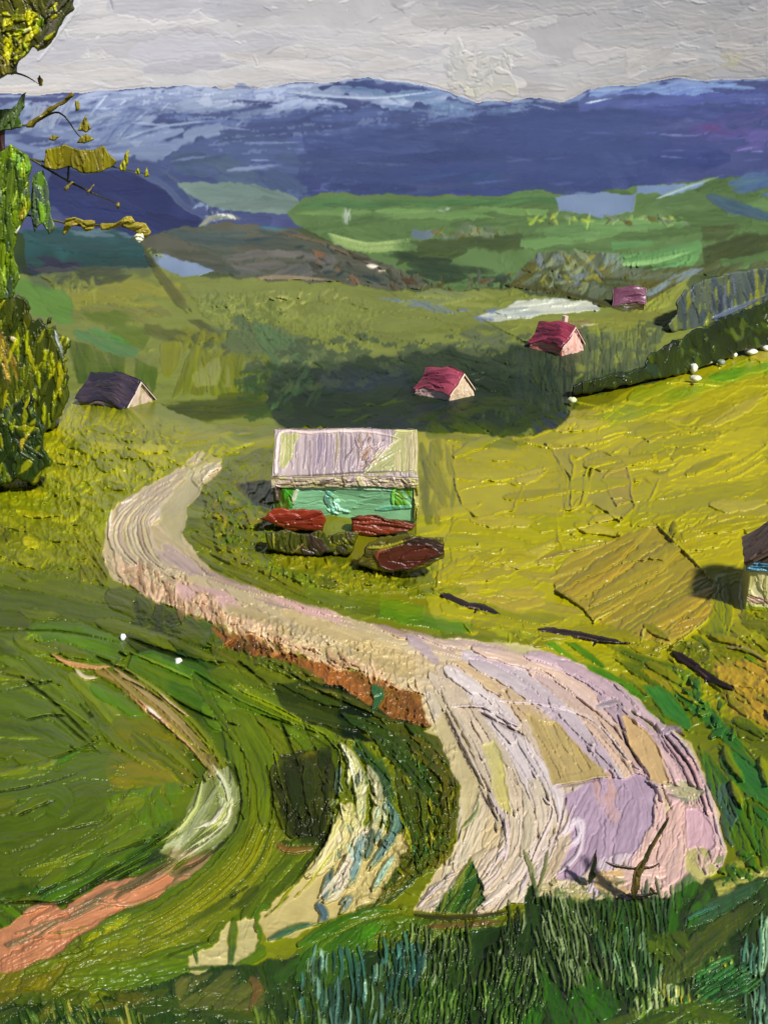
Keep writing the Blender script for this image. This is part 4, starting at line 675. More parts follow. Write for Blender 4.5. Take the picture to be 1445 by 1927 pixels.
# stream: thick creams and sea greens over bare ground
BARE = [(490, 1720), (560, 1660), (590, 1620), (640, 1560), (700, 1560), (760, 1570), (765, 1600), (730, 1650), (700, 1700), (640, 1720), (600, 1740), (540, 1765), (500, 1772)]
K.flat(BARE, 'a89a62', .6, STREAM, rim=.6, rag=6)
K.flat([(350, 1795), (400, 1785), (430, 1740), (462, 1725), (485, 1730), (480, 1790), (420, 1830), (355, 1830)], 'aaa06c', .6, STREAM, rim=.6, rag=6)
K.stroke([(440, 1728), (436, 1790), (430, 1830)], 22, ['2c481c', '3c5420'], 4, idn=MEADOW); K.stroke([(366, 1786), (372, 1815)], 9, ['1c4a2c'], 5, idn=MEADOW)
K.stroke([(350, 1825), (420, 1822), (470, 1840)], 12, ['38501c'], 4, idn=MEADOW)
SF = [(645, 1400), (690, 1470), (690, 1560), (650, 1640), (600, 1700)]
for pts, w, c in (([(640, 1398), (668, 1440), (678, 1500), (668, 1570), (630, 1620)], 30, ['b0ac84', 'c8c49c', '9ca088']), ([(690, 1440), (712, 1490), (705, 1550), (680, 1600)], 26, ['b4b098', 'a8a080', 'c8c4a8']),
    ([(660, 1510), (640, 1560), (610, 1620), (575, 1650)], 46, ['a8a070', 'b4ac80', 'bcb490']), ([(690, 1560), (660, 1620), (630, 1680), (600, 1700)], 34, ['a09484', 'bcb4a0', 'b0a898']),
    ([(730, 1510), (745, 1550), (720, 1600), (690, 1640)], 26, ['3c5c5c', '54786c', '8ca48c']), ([(725, 1500), (722, 1550), (700, 1600)], 10, ['d8d4bc', 'c8c8ac']),
    ([(640, 1400), (662, 1440), (668, 1500)], 9, ['dcd8c4', 'c8c8a4']), ([(680, 1570), (668, 1640), (655, 1670)], 22, ['7c9c94', '5c8080', 'a4b49c']),
    ([(700, 1560), (690, 1610), (676, 1600)], 22, ['4c5c40', '3c4c3c']), ([(640, 1440), (634, 1480), (640, 1500)], 16, ['3c5c50', '7c9c90']),
    ([(622, 1640), (614, 1670), (612, 1700)], 20, ['3c5450', '5c7c7c']), ([(740, 1610), (715, 1650), (700, 1680)], 18, ['6c9484', '9cb49c']),
    ([(596, 1700), (610, 1722), (600, 1736)], 22, ['3c6080', '2c4c4c', '54809c']), ([(640, 1700), (660, 1690), (640, 1720)], 16, ['445c58', '8c9c90']),
    ([(600, 1690), (640, 1640), (665, 1590)], 12, ['d0ccb8', 'a89c88']), ([(652, 1630), (628, 1680)], 12, ['8c7c74', 'c4bcac'])):
    K.stroke(pts, w, c, 7, rim=3.2, br=1.5, idn=STREAM, tap=(.2, .35), dry=.15)
K.dabs([(640, 1420), (740, 1500), (740, 1600), (620, 1700), (610, 1600)], ['dcd8c0', '5c7c70', 'c8bca0', '3c4c44', '9cb8a4'], 55, 8, 100, 25, 7, 2.4)
K.stroke([(560, 1780), (620, 1748), (700, 1716), (760, 1712)], 30, ['3f6a10', '2c500f', '5a7c10'], 5, idn=MEADOW, rim=2)
K.stroke([(505, 1768), (560, 1745), (600, 1738)], 18, ['1c5030', '24583a'], 5, idn=MEADOW)
# bottom verge
K.fill([(500, 1780), (600, 1750), (700, 1715), (780, 1720), (900, 1728), (990, 1700), (980, 1740), (800, 1770), (600, 1830), (480, 1840)], ['4f6c10', '3f5c10', '5c6c14', '3c4c10'], -20, 22, 90, 3.6, base=False, idn=MEADOW, spread=14, rim=2)
K.fill([(700, 1720), (790, 1725), (780, 1760), (700, 1780), (640, 1830), (660, 1780)], ['5a6c18', '4c6418'], -20, 28, 80, 3, base=False)
K.stroke([(660, 1830), (680, 1770), (720, 1730)], 40, ['3c840c', '4c7c10', '2f6410'], 4, rim=2)
K.stroke([(780, 1722), (850, 1728), (920, 1722), (985, 1712)], 16, ['20240e', '3c3814', '2c2c10'], 4, rim=2)
K.stroke([(800, 1745), (860, 1742), (960, 1735)], 18, ['5c5410', '6c4420', '4c5010'], 4, rim=2)
GR = [(LX, 1880), (160, 1890), (360, 1830), (540, 1800), (700, 1790), (860, 1760), (980, 1735), (1000, 1640), (1010, 1690), (1100, 1690), (1250, 1690), (1300, 1660), (1400, 1650), (RX, 1640), (RX, 2060), (LX, 2060)]
K.fill(GR, ['2c4414', '243814', '384c18'], 85, 26, 110, 3, idn=GRASS, spread=14, rag=6)
K.fill([(LX, 1880), (300, 1860), (500, 1850), (520, 2060), (LX, 2060)], ['3c4c10', '34480f', '4c5414', '5c5418'], -15, 24, 90, 3.6, base=False, spread=20, rim=2)
K.fill([(330, 1840), (490, 1820), (500, 1900), (340, 1900)], ['4a5424', '5c5c2c', '3c4c1c'], -30, 22, 70, 3.4, base=False)
K.stroke([(470, 1840), (485, 1860), (470, 1900)], 24, ['6c4c20', '5c5020'], 4)
K.fill([(500, 1800), (600, 1770), (680, 1740), (720, 1770), (640, 1850), (520, 1850)], ['3c5c14', '2c4c18', '4c6814'], -45, 24, 80, 4, base=False, spread=14, rim=2)
def bristle(poly, cols, ang, n, w=7, L=110, spread=5, curve=.06):  # pale strands in these palettes are highlights painted as colour
    m = K.mask(poly, 6); y0, y1, x0, x1, ins = m; ys, xs = np.nonzero(ins)
    for q in R.randint(0, len(ys), n):
        u = (xs[q] + x0) / K.sc + K.u0; v = (ys[q] + y0) / K.sc + K.v0
        a0 = ang(u, v) if callable(ang) else ang
        a0 += R.normal() * spread
        for k in range(R.randint(2, 6)):
            a = math.radians(a0 + R.normal() * 2); l = L * R.uniform(.3, .85) / 2; uu = u + k * w * 1.5 * math.sin(a); vv = v - k * w * 1.5 * math.cos(a) + R.normal() * 8; c = curve * l * (1 if R.rand() < .7 else -1)
            i = R.randint(len(cols)); K.stroke([(uu - math.cos(a) * l, vv - math.sin(a) * l), (uu + math.sin(a) * c, vv - math.cos(a) * c), (uu + math.cos(a) * l, vv + math.sin(a) * l)], w * R.uniform(.8, 1.7), [cols[i], cols[R.randint(len(cols))]], 5.5, br=.5, rim=.3, end=1.5, dry=.2, tap=(.15, .3), keep=.15, mixlen=30)
LIFT[0] = 1.25
bristle([(720, 1760), (980, 1740), (990, 1860), (900, 1930), (720, 1920)], ['2c3c14', '1c2810', '3c4c1c', '16200c', '6c7c4c', '243014'], 94, 46, w=6, L=80, curve=.12)
bristle([(985, 1690), (1100, 1700), (1130, 1850), (1010, 1850)], ['3c5024', '22300f', '5c6c3c', '1a240e', '2c3c18', '7c8c58'], 80, 40, w=6, L=90, curve=.12)
bristle([(1110, 1690), (1260, 1700), (1250, 1860), (1130, 1860)], ['2c4c24', '1c3014', '6c8c5c', '16240f', '24401c', '3c4c14'], 88, 38, w=6, L=90, curve=.1)
bristle([(540, 1820), (760, 1790), (740, 1980), (540, 1980)], ['24483c', '14302a', '1c4028', '6c8c78', '10241a', '2c5c50', '3c4c10'], 92, 44, w=8, L=90, curve=.1)
bristle([(740, 1870), (1040, 1840), (1040, 2000), (740, 2000)], ['34501a', '1c300f', '2c4414', '16240c', '5c7438'], 100, 40, w=7, L=90, curve=.14)
bristle([(1180, 1840), (1340, 1820), (1340, 1930), (1180, 1930)], ['5c7430', '84782c', '244c20', '7c8c50', '1a3414', '98a470'], 88, 34, w=8, L=60)
bristle([(1395, 1740), (1560, 1740), (1560, 2000), (1395, 2000)], ['4c7458', '244c38', '84a480', '183c2c', '3c6c54', '6c8c64'], 92, 46, w=8, L=120, curve=.1)
bristle([(1300, 1800), (1400, 1820), (1390, 1880), (1300, 1890)], ['244c24', '183c1c', '34602c', '12280f'], 150, 24, w=7, L=70)
bristle([(430, 1900), (560, 1880), (560, 2000), (430, 2000)], ['3c4c18', '5c6c34', '243414'], 80, 16, L=70)
bristle([(20, 1905), (300, 1900), (300, 2000), (20, 2000)], ['4c5c24', '6c7c44', '243c14', '7c783c'], 70, 20, L=60)
LIFT[0] = 1.0
K.fill([(1000, 1800), (1130, 1800), (1180, 1880), (1120, 1960), (960, 1960), (1020, 1860)], ['2c5810', '386414', '285010'], 60, 40, 110, 3, base=False, spread=16)
K.stroke([(1250, 1850), (1320, 1780), (1440, 1690)], 72, ['44501c', '545c24', '34481c'], 4.5, rim=2.4)
K.stroke([(1290, 1740), (1380, 1690), (1450, 1650)], 44, ['2c5430', '386034', '245028'], 5, rim=2.4)
K.fill([(1240, 1740), (1270, 1670), (1300, 1640), (1340, 1690), (1300, 1740), (1270, 1760)], ['2f5a14', '3a6418'], 100, 26, 70, 4, base=False, spread=10)
K.stroke([(1290, 1730), (1320, 1715), (1360, 1700)], 12, ['2c7460', '1c5440'], 7)
K.fill([(1210, 1760), (1290, 1750), (1300, 1800), (1230, 1820)], ['3c5414', '5c6c14', '2c400f'], 30, 20, 60, 4, base=False)
K.fill([(1060, 1940), (1200, 1900), (1400, 1880), (1400, 1960), (1100, 1990)], ['3f5c14', '54601c', '2f4c14'], -6, 22, 100, 4, base=False, rim=2)
K.fill([(1290, 1600), (1310, 1590), (1345, 1600), (1350, 1640), (1320, 1665), (1290, 1650)], ['9c9c54', 'a8a45c'], 60, 22, 50, 2, base=False, idn=ROAD)
K.fill([(1340, 1660), (1380, 1620), (1445, 1610), (RX, 1600), (RX, 1630), (1420, 1650), (1350, 1690)], ['a09c58', '98984c', 'a8a468'], -14, 16, 60, 2.4, base=False, idn=ROAD)
K.dabs([(1345, 1610), (1400, 1600), (1440, 1640), (1350, 1680)], ['2c5420', '3c6420'], 16, 15, 30, 60, 5, 1.4)
K.dabs([(1010, 1660), (1180, 1660), (1180, 1690), (1010, 1690)], ['98945c', '88884c', '3c4c20', 'a89c64'], 60, 11, 10, 50, 4, 1.5)
K.fill([(1120, 1640), (1170, 1640), (1180, 1680), (1120, 1685)], ['b4944c', 'bc9c5c'], 20, 16, 40, 3, base=False)
K.stroke([(985, 1600), (1000, 1640), (1010, 1700)], 14, ['4c5c20', '6c743c', '3c4c20'], 5); K.stroke([(1030, 1600), (1020, 1650), (1000, 1700)], 10, ['5c6424', '3c4c1c'], 5)
K.stroke([(1008, 1670), (1012, 1700)], 12, ['34481c'], 5)
K.tint([(-120, 760), (340, 790), (500, 830), (340, 880), (200, 960), (190, 1060), (-120, 1080)], 'a4a008', .32, MEADOW)
K.tint([(800, 820), (1300, 740), (1560, 640), (1560, 1100), (1200, 1230), (820, 1160)], 'aca018', .3, MEADOW)
K.tint([(380, 900), (520, 840), (520, 1040), (860, 1060), (860, 1170), (560, 1110), (380, 1050)], '8a8a0c', .22, MEADOW)
K.tint([(-120, 1190), (300, 1240), (380, 1500), (200, 1640), (-120, 1700)], '6c7408', .38, MEADOW)
K.tint([(380, 1220), (640, 1300), (640, 1720), (100, 1880), (-320, 1900), (-320, 1800), (300, 1720), (480, 1560)], '74780a', .25, MEADOW)
K.tint([(-320, 1060), (200, 1090), (420, 1200), (200, 1230), (-320, 1200)], '64680a', .3, MEADOW)
K.tint([(-320, 500), (1320, 500), (1320, 700), (500, 690), (-320, 700)], '70744c', .3, FIELD)
K.tint([(-320, 200), (1200, 200), (1300, 300), (1200, 380), (-320, 400)], '34486e', .28, MTN)
K.tint([(1200, 160), (1770, 160), (1770, 360), (1200, 360)], '48508a', .15, MTN)
for pts, w, c in (([(262, 1318), (300, 1350), (345, 1392), (378, 1428)], 12, ['c08c5c', 'd0a47c']), ([(276, 1330), (292, 1344), (306, 1356)], 11, ['e0dcd0', 'c8bca8']), ([(300, 1304), (325, 1326), (362, 1354)], 7, ['dcc4a4', 'c49468']), ([(400, 1440), (425, 1478), (430, 1520)], 13, ['c8c8b0', '9ca078']), ([(380, 1470), (368, 1520), (335, 1562), (290, 1590)], 11, ['c0c488', '98a060']), ([(436, 1500), (425, 1545), (380, 1590), (330, 1625)], 15, ['b4b490', 'd0ccb0', '8c9468']), ([(330, 1628), (300, 1650), (240, 1680)], 12, ['a08458', 'b88c64'])):  # highlights and white glints painted into the path colour
    K.stroke(pts, w, c, 7, rim=2, br=.9, rough=.35, idn=PATH, crisp=.5)
for pts, w in (([(440, 1440), (452, 1500), (440, 1560), (390, 1610), (330, 1645)], 8), ([(345, 1545), (300, 1580), (230, 1625), (140, 1680)], 7), ([(428, 1548), (390, 1578), (345, 1608)], 5), ([(40, 1275), (110, 1330), (180, 1400)], 6), ([(-60, 1500), (60, 1480), (160, 1450)], 5), ([(520, 1250), (600, 1300), (700, 1345)], 6), ([(640, 1420), (632, 1500), (610, 1580), (560, 1650)], 8)):
    K.ridge(pts, w, ['141c08', '20280c'], -3)  # further cracks with their shade painted dark
K.tint(GP, '94800c', .2, MEADOW)
K.tint([(1340, 1240), (1560, 1260), (1560, 1400), (1380, 1340)], 'b4920c', .45, MEADOW)
for q in range(34):
    u = R.uniform(860, 1470); v = R.uniform(800, 1070) - max(0, u - 1000) * .28; l = R.uniform(14, 60); a_ = math.radians(R.choice([-16, -12, 0, 8]) + R.normal() * 7)
    P_ = [(u - l * math.cos(a_), v - l * math.sin(a_)), (u + R.normal() * 4, v + R.normal() * 7), (u + l * math.cos(a_), v + l * math.sin(a_))]
    K.ridge(P_, R.uniform(4, 9), [['b4ae3c', 'a09a24'], ['8a8418', '9c9624']][q % 2], R.uniform(2.5, 4.5))
for q in range(40):
    u = R.uniform(-20, 600); v = R.uniform(1200, 1800); l = R.uniform(20, 60); a_ = math.radians(flow(ARC2)(u, v) + R.normal() * 10)
    K.ridge([(u - l * math.cos(a_), v - l * math.sin(a_)), (u, v + R.normal() * 2), (u + l * math.cos(a_), v + l * math.sin(a_))], R.uniform(4, 8), [['6c7c14', '8c9420'], ['1c280a', '2c380c']][q % 2], R.uniform(3, 7) * (1 if q % 2 == 0 else -.6))
K.tint([(760, 1190), (1000, 1205), (1250, 1340), (1400, 1600), (1300, 1700), (760, 1740), (840, 1500), (790, 1300)], 'b8a8ac', .2, ROAD)
K.tint([(180, 860), (440, 850), (900, 1200), (800, 1320), (200, 1120)], 'b4a494', .22, ROAD)
K.tint([(-320, 1600), (420, 1600), (420, 1860), (-320, 1860)], '94704c', .3, PATH)
K.crinkle([(-120, 760), (340, 800), (340, 880), (200, 960), (190, 1100), (-120, 1080)], 15, 4.5)

K.crinkle([(360, 880), (520, 840), (520, 1000), (640, 1050), (860, 1050), (860, 1120), (600, 1110), (420, 1060)], 16, 5)
K.crinkle([(1240, 1210), (1560, 1180), (1560, 1420), (1300, 1330)], 30, 3)
K.crinkle([(640, 1380), (860, 1400), (860, 1620), (640, 1720)], 18, 5)
K.crinkle([(390, 1130), (820, 1240), (820, 1380), (400, 1220)], 14, 4)
K.crinkle([(-120, 1760), (1560, 1700), (1560, 2040), (-120, 2040)], 34, 2.5)
K.crinkle([(340, 540), (700, 560), (700, 660), (440, 640)], 10, 3)
K.crinkle([(930, 480), (1300, 470), (1250, 590), (960, 560)], 10, 3)
K.tint([(525, 1430), (620, 1415), (628, 1500), (612, 1585), (565, 1595), (532, 1530)], '1a200a', .55)
K.tint([(490, 690), (700, 670), (1090, 640), (1080, 760), (1000, 800), (520, 800)], '1c2c1c', .42, FIELD)
K.tint([(30, 480), (300, 480), (280, 520), (60, 540)], '1c2c24', .3)
K.tint([(-320, -130), (1770, -130), (1770, 150), (-320, 170)], 'b6b8c4', .3, SKY)
K.tint([(600, 700), (760, 690), (780, 730), (620, 740)], '2c3648', .4, FIELD)
K.finish()
# ---------------------------------------------------------------- materials and mesh makers
def paint_material(name, rough=0.42, spec=0.45, coat=0.0, scale=1.0):
    """oil paint: each stroke's own pigment, mottled a little, with a wet gloss"""
    m = bpy.data.materials.new(name); m.use_nodes = True
    nt = m.node_tree; n = nt.nodes; l = nt.links; b = n['Principled BSDF']
    at_ = n.new('ShaderNodeAttribute'); at_.attribute_name = 'pigment'
    tc = n.new('ShaderNodeTexCoord'); no = n.new('ShaderNodeTexNoise'); no.inputs['Scale'].default_value = scale; no.inputs['Detail'].default_value = 6
    l.new(tc.outputs['Object'], no.inputs['Vector'])
    mr = n.new('ShaderNodeMapRange'); mr.inputs['To Min'].default_value = 0.88; mr.inputs['To Max'].default_value = 1.12
    l.new(no.outputs['Fac'], mr.inputs['Value'])
    mx = n.new('ShaderNodeMix'); mx.data_type = 'RGBA'; mx.blend_type = 'MULTIPLY'; mx.inputs['Factor'].default_value = 1.0
    l.new(at_.outputs['Color'], mx.inputs[6]); l.new(mr.outputs['Result'], mx.inputs[7]); l.new(mx.outputs[2], b.inputs['Base Color'])
    rr = n.new('ShaderNodeMapRange'); rr.inputs['To Min'].default_value = rough - 0.12; rr.inputs['To Max'].default_value = rough + 0.14
    l.new(no.outputs['Fac'], rr.inputs['Value']); l.new(rr.outputs['Result'], b.inputs['Roughness'])
    b.inputs['Specular IOR Level'].default_value = spec
    b.inputs['Coat Weight'].default_value = coat; b.inputs['Coat Roughness'].default_value = 0.25
    return m
M_LAND = paint_material('oil_paint_land', 0.33, 0.4, 0.0, 0.6)
M_GRASS = paint_material('oil_paint_grass', 0.34, 0.5, 0.0, 0.8)
M_FAR = paint_material('oil_paint_far', 0.6, 0.12, 0.0, 0.02)
M_SKY = paint_material('oil_paint_sky', 0.6, 0.2, 0.0, 0.004)
M_FIELD = paint_material('oil_paint_field', 0.5, 0.12, 0.0, 0.1)
M_THING = paint_material('oil_paint_thing', 0.38, 0.5, 0.0, 1.5)
ALB = 1.0
def mesh_obj(name, V, F, C, mat, parent=None, smooth=True):
    me = bpy.data.meshes.new(name)
    V = np.ascontiguousarray(V, np.float32); F = np.ascontiguousarray(F, np.int32)
    me.vertices.add(len(V)); me.vertices.foreach_set('co', V.ravel())
    k = F.shape[1]; me.loops.add(F.size); me.loops.foreach_set('vertex_index', F.ravel())
    me.polygons.add(len(F)); me.polygons.foreach_set('loop_start', np.arange(0, F.size, k, dtype=np.int32))
    me.polygons.foreach_set('loop_total', np.full(len(F), k, np.int32))
    me.update(calc_edges=True)
    me.polygons.foreach_set('use_smooth', np.full(len(F), smooth, bool))
    a = me.color_attributes.new('pigment', 'FLOAT_COLOR', 'POINT')
    cc = np.ones((len(V), 4), np.float32); cl = lin(np.asarray(C, float)) ** 1.12 * 1.18; lum = cl @ np.array([.3, .6, .1]); SAT = np.where(cl[:, 2] > cl[:, 1], 0.88, np.where(cl[:, 0] > cl[:, 1] * 1.15, 0.94, np.where((cl[:, 2] < .08 * cl[:, 1]) & (cl[:, 0] > .8 * cl[:, 1]), 1.24, np.where((cl[:, 1] > 1.25 * cl[:, 0]) & (cl[:, 2] > .2 * cl[:, 1]), 0.86, 1.06))))[:, None]
    cc[:, :3] = np.clip(lum[:, None] + (cl - lum[:, None]) * SAT, 0.002, 0.85) * ALB; a.data.foreach_set('color', cc.ravel())
    me.materials.append(mat)
    o = bpy.data.objects.new(name, me); COL.objects.link(o)
    if parent is not None: o.parent = parent
    return o
def tag(o, label=None, cat=None, group=None, kind=None):
    if label: o['label'] = label
    if cat: o['category'] = cat
    if group: o['group'] = group
    if kind: o['kind'] = kind
    return o
def empty(name, loc, label, cat, group=None):
    o = bpy.data.objects.new(name, None); COL.objects.link(o); o.location = loc; o.empty_display_size = 1
    return tag(o, label, cat, group)
def local(V, parent):
    return V - np.array(parent.location) if parent is not None else V
def compact(V, F, C):
    u, inv = np.unique(F, return_inverse=True); return V[u], inv.reshape(F.shape), C[u]
def grid_faces(ny, nx):
    i = np.arange(ny * nx).reshape(ny, nx); return np.stack([i[1:, :-1], i[1:, 1:], i[:-1, 1:], i[:-1, :-1]], -1)

# ---------------------------------------------------------------- the land sheet, split into its regions
yy, xx = np.mgrid[0:K.ny, 0:K.nx]; UU = xx / K.sc + K.u0; VV = yy / K.sc + K.v0
SKYD = 3000.0
isky = K.I == SKY
GD = ground_depth(UU, VV)
gain = np.interp(VV, [100, 185, 360, 600, 900, 1300, 1927], [0.28, 2.4, 3.4, 3.6, 3.4, 2.5, 2.0])
ray = np.sqrt(1 + ((UU - 722.5) / FPX) ** 2 + ((VV - 963.5) / FPX) ** 2)
DD = np.where(isky, SKYD / ray, GD) * (1 - K.H * gain / FPX)
PV = at(UU, VV, DD).reshape(-1, 3); PC = K.C.reshape(-1, 3)
GF = grid_faces(K.ny, K.nx)
corner = np.stack([K.I[1:, :-1], K.I[1:, 1:], K.I[:-1, 1:], K.I[:-1, :-1]], -1)
anysky = (corner == SKY).any(-1); allsky = (corner == SKY).all(-1)
fid = np.where(allsky, SKY, np.where(anysky, 0, corner[..., 3]))
for idn, name, kind, mat, label, cat in (
    (SKY, 'sky', 'structure', M_SKY, 'pale grey overcast sky in long flat strokes over the blue mountains', 'sky'),
    (MTN, 'mountain_range', 'structure', M_FAR, 'long deep blue mountain range under the grey sky', 'mountains'),
    (BHILL, 'blue_hill', 'structure', M_FAR, 'small dark navy hill behind the tree in front of the mountains', 'hill'),
    (FAR, 'distant_hills', 'structure', M_FAR, 'far green and brown hills below the blue mountains', 'hills'),
    (FIELD, 'valley_field', 'structure', M_FIELD, 'olive valley fields and dark woods behind the barn', 'field'),
    (RIVER, 'river', 'structure', M_LAND, 'pale white ribbon of a river crossing the valley field', 'river'),
    (MEADOW, 'meadow', 'structure', M_LAND, 'bright yellow green meadow slopes on both sides of the road', 'meadow'),
    (ROAD, 'winding_road', 'structure', M_LAND, 'cream and lilac dirt road winding up from the foreground', 'road'),
    (PATH, 'footpath', 'structure', M_LAND, 'narrow peach and cream path curving through the grass left of the stream', 'path'),
    (STREAM, 'stream', 'structure', M_LAND, 'short cream and sea green stream left of the road', 'stream'),
    (BANK, 'earth_bank', 'structure', M_LAND, 'orange brown earth bank under the edge of the road', 'bank'),
    (GRASS, 'grass', 'stuff', M_GRASS, 'dark upright grass along the bottom of the picture', 'grass')):
    F = GF[fid == idn]
    if len(F) == 0: continue
    V, F, C = compact(PV, F, PC)
    if idn == SKY:      # the sky runs on a little way behind the mountain tops
        rows = np.arange(K.ny)[:, None]; last = np.where(isky, rows, 0).max(0)
        src = np.minimum(rows, last[None, :] - 2).clip(0); cols_ = np.arange(K.nx)[None, :]
        Cs = K.C[src, cols_]; Ds = SKYD / ray * (1 - np.where(rows <= last - 2, K.H, 0) * .28 / FPX)
        F = GF[(rows[:-1] < last[None, :-1] + 30) * np.ones((K.ny - 1, K.nx - 1), bool)]
        V, F, C = compact(at(UU, VV, Ds).reshape(-1, 3), F, Cs.reshape(-1, 3))
    tag(mesh_obj(name, V, F, C, mat), label, cat, None, kind)
# plain land and sky that carry on beyond the painted part
def coarse(name, u, v, dfun, cols, mat, label, cat):
    U2, V2 = np.meshgrid(u, v); V = at(U2, V2, dfun(U2, V2)).reshape(-1, 3)
    F = grid_faces(len(v), len(u)).reshape(-1, 4)
    z = noise(len(v), len(u), 3).reshape(-1, 1); C = cols(U2, V2).reshape(-1, 3) * (0.85 + 0.3 * z)
    return tag(mesh_obj(name, V, F, C, mat), label, cat, None, 'structure')
def land_cols(U2, V2):
    c = np.array([rgb(x) for x in ('475283', '4b6634', '6b7336', '6a700e', '505a0e', '2c4414')])
    return np.stack([np.interp(V2, [250, 420, 620, 850, 1300, 1900], c[:, k]) for k in range(3)], -1)
ug = np.arange(-3400, 4900, 60); vg = np.concatenate([np.arange(196, 2700, 13), np.arange(2700, 4400, 80)])
coarse('ground', ug, vg, lambda a, b: ground_depth(a, b) * 1.03 + 0.3, land_cols, M_LAND, 'open green land running on past the painted fields to the horizon', 'ground')
coarse('outer_sky', np.arange(-2200, 3700, 100), np.arange(-1500, 520, 80), lambda a, b: 3060 / np.sqrt(1 + ((a - 722.5) / FPX) ** 2 + ((b - 963.5) / FPX) ** 2),
       lambda a, b: np.broadcast_to(rgb('c0bebf'), a.shape + (3,)), M_SKY, 'pale grey sky beyond and around the brushed clouds', 'sky')
# ---------------------------------------------------------------- solid things cut out of paint
def upright(Y):
    """depth of the upright plane y = Y seen at row v"""
    return lambda u, v: Y / (-(v - 963.5) / FPX * math.sin(PITCH) + math.cos(PITCH))
def y_at(u, v, d): return float(at(u, v, d)[1])
def foot(u, v, push=0.0):
    """upright plane that meets the land at photo point (u, v)"""
    return upright(y_at(u, v, float(ground_depth(u, v))) - push)
def solid(name, polys, paint, dfun, depth, parent=None, mat=None, sc=0.9, gain=1.0, pad=14, round_=9, cov=None):
    """a lumpy solid body: its outline is POLYS, its face is painted by PAINT(canvas), its thickness DEPTH metres"""
    P = np.array([q for p in polys for q in p], float)
    L = Canvas(P[:, 0].min() - pad, P[:, 1].min() - pad, P[:, 0].max() + pad, P[:, 1].max() + pad, sc)
    paint(L)
    for c in range(3): pass
    cover = L.I > 0
    for _ in range(6):      # bleed the pigment outwards so that the rim has its own colour
        un = ~cover if _ == 0 else un
        if _ == 0: col = L.C.copy(); wgt = cover.astype(float)
        nw_ = blur(wgt, 1)
        for c in range(3): col[..., c] = np.where(wgt > .5, col[..., c], blur(col[..., c] * wgt, 1) / np.maximum(nw_, 1e-6))
        wgt = np.maximum(wgt, (nw_ > .05).astype(float))
    L.C = col
    L.H = np.where(cover, L.H, 0); L.finish(lumps=.4)
    b = blur(cover.astype(float), max(4, int(round_ * sc * 1.6)))
    f = np.sqrt(np.clip((b - 0.35) / 0.6, 0, 1))
    yy, xx = np.mgrid[0:L.ny, 0:L.nx]; u = xx / sc + L.u0; v = yy / sc + L.v0
    d = dfun(u, v)
    front = at(u, v, d - f * depth * 0.5 - d * L.H * gain / FPX); back = at(u, v, d + f * depth * 0.5 + 0.02)
    n = L.ny * L.nx; cell = cover[1:, :-1] & cover[1:, 1:] & cover[:-1, 1:] & cover[:-1, :-1]
    G = grid_faces(L.ny, L.nx); Ff = G[cell]
    if len(Ff) == 0: return None
    Fb = Ff[:, ::-1] + n
    cp = np.pad(cell, 1); S = []
    i = np.arange(n).reshape(L.ny, L.nx)
    a = cp[1:-1, 1:-1]
    for (dy, dx, p, q) in ((-1, 0, i[:-1, :-1], i[:-1, 1:]), (1, 0, i[1:, 1:], i[1:, :-1]), (0, -1, i[1:, :-1], i[:-1, :-1]), (0, 1, i[:-1, 1:], i[1:, 1:])):
        nb = cp[1 + dy:1 + dy + a.shape[0], 1 + dx:1 + dx + a.shape[1]]; e = a & ~nb
        S.append(np.stack([p[e], p[e] + n, q[e] + n, q[e]], -1))
    F = np.vstack([Ff, Fb] + S)
    V = np.vstack([front.reshape(-1, 3), back.reshape(-1, 3)]); C = np.vstack([L.C.reshape(-1, 3)] * 2)
    V, F, C = compact(V, F, C)
    return mesh_obj(name, local(V, parent), F, C, mat or M_THING, parent)
def filler(poly, cols, ang, w, l, **k):
    k.setdefault('idn', 1); k.setdefault('rim', 1.8); k.setdefault('spread', 8)
    th = k.pop('th', 3.5)
    return lambda L: L.fill(poly, cols, ang, w, l, th, **k)
def loc_at(u, v): return tuple(at(u, v, float(ground_depth(u, v))))

# ---------------------------------------------------------------- houses
def panel(name, O, ex, ey, wpx, hpx, m, paint, parent, thick=0.12, sc=1.0, gain=1.0):
    """a painted board: O its upper left corner, ex and ey unit vectors along and down it, m metres per photo pixel"""
    L = Canvas(0, 0, wpx, hpx, sc); paint(L); L.finish(lumps=.4)
    ex = np.array(ex, float); ey = np.array(ey, float); nrm = np.cross(ey, ex); nrm /= np.linalg.norm(nrm)
    yy, xx = np.mgrid[0:L.ny, 0:L.nx]; a = xx / sc * m; b = yy / sc * m
    edge = np.minimum(np.minimum(xx, L.nx - 1 - xx), np.minimum(yy, L.ny - 1 - yy)) / sc
    wob = (L.warp[0] * 2.5 * m)
    V1 = np.array(O) + a[..., None] * ex + b[..., None] * ey + (L.H * m * gain * np.clip(edge / 3 + .3, 0, 1) + thick / 2)[..., None] * nrm
    V1 = V1 + (wob * np.clip(1 - edge / 4, 0, 1))[..., None] * ey * 1.2
    V2 = V1 - (thick + L.H * m * gain)[..., None] * nrm
    n = L.nx * L.ny; G = grid_faces(L.ny, L.nx).reshape(-1, 4)
    i = np.arange(n).reshape(L.ny, L.nx); S = []
    for p in (i[0], i[-1][::-1], i[:, 0][::-1], i[:, -1]): S.append(np.stack([p[:-1], p[:-1] + n, p[1:] + n, p[1:]], -1))
    F = np.vstack([G, G[:, ::-1] + n] + S); V = np.vstack([V1.reshape(-1, 3), V2.reshape(-1, 3)])
    return mesh_obj(name, wobble(V), F, np.vstack([L.C.reshape(-1, 3)] * 2), M_THING, parent)
WB = [.38]
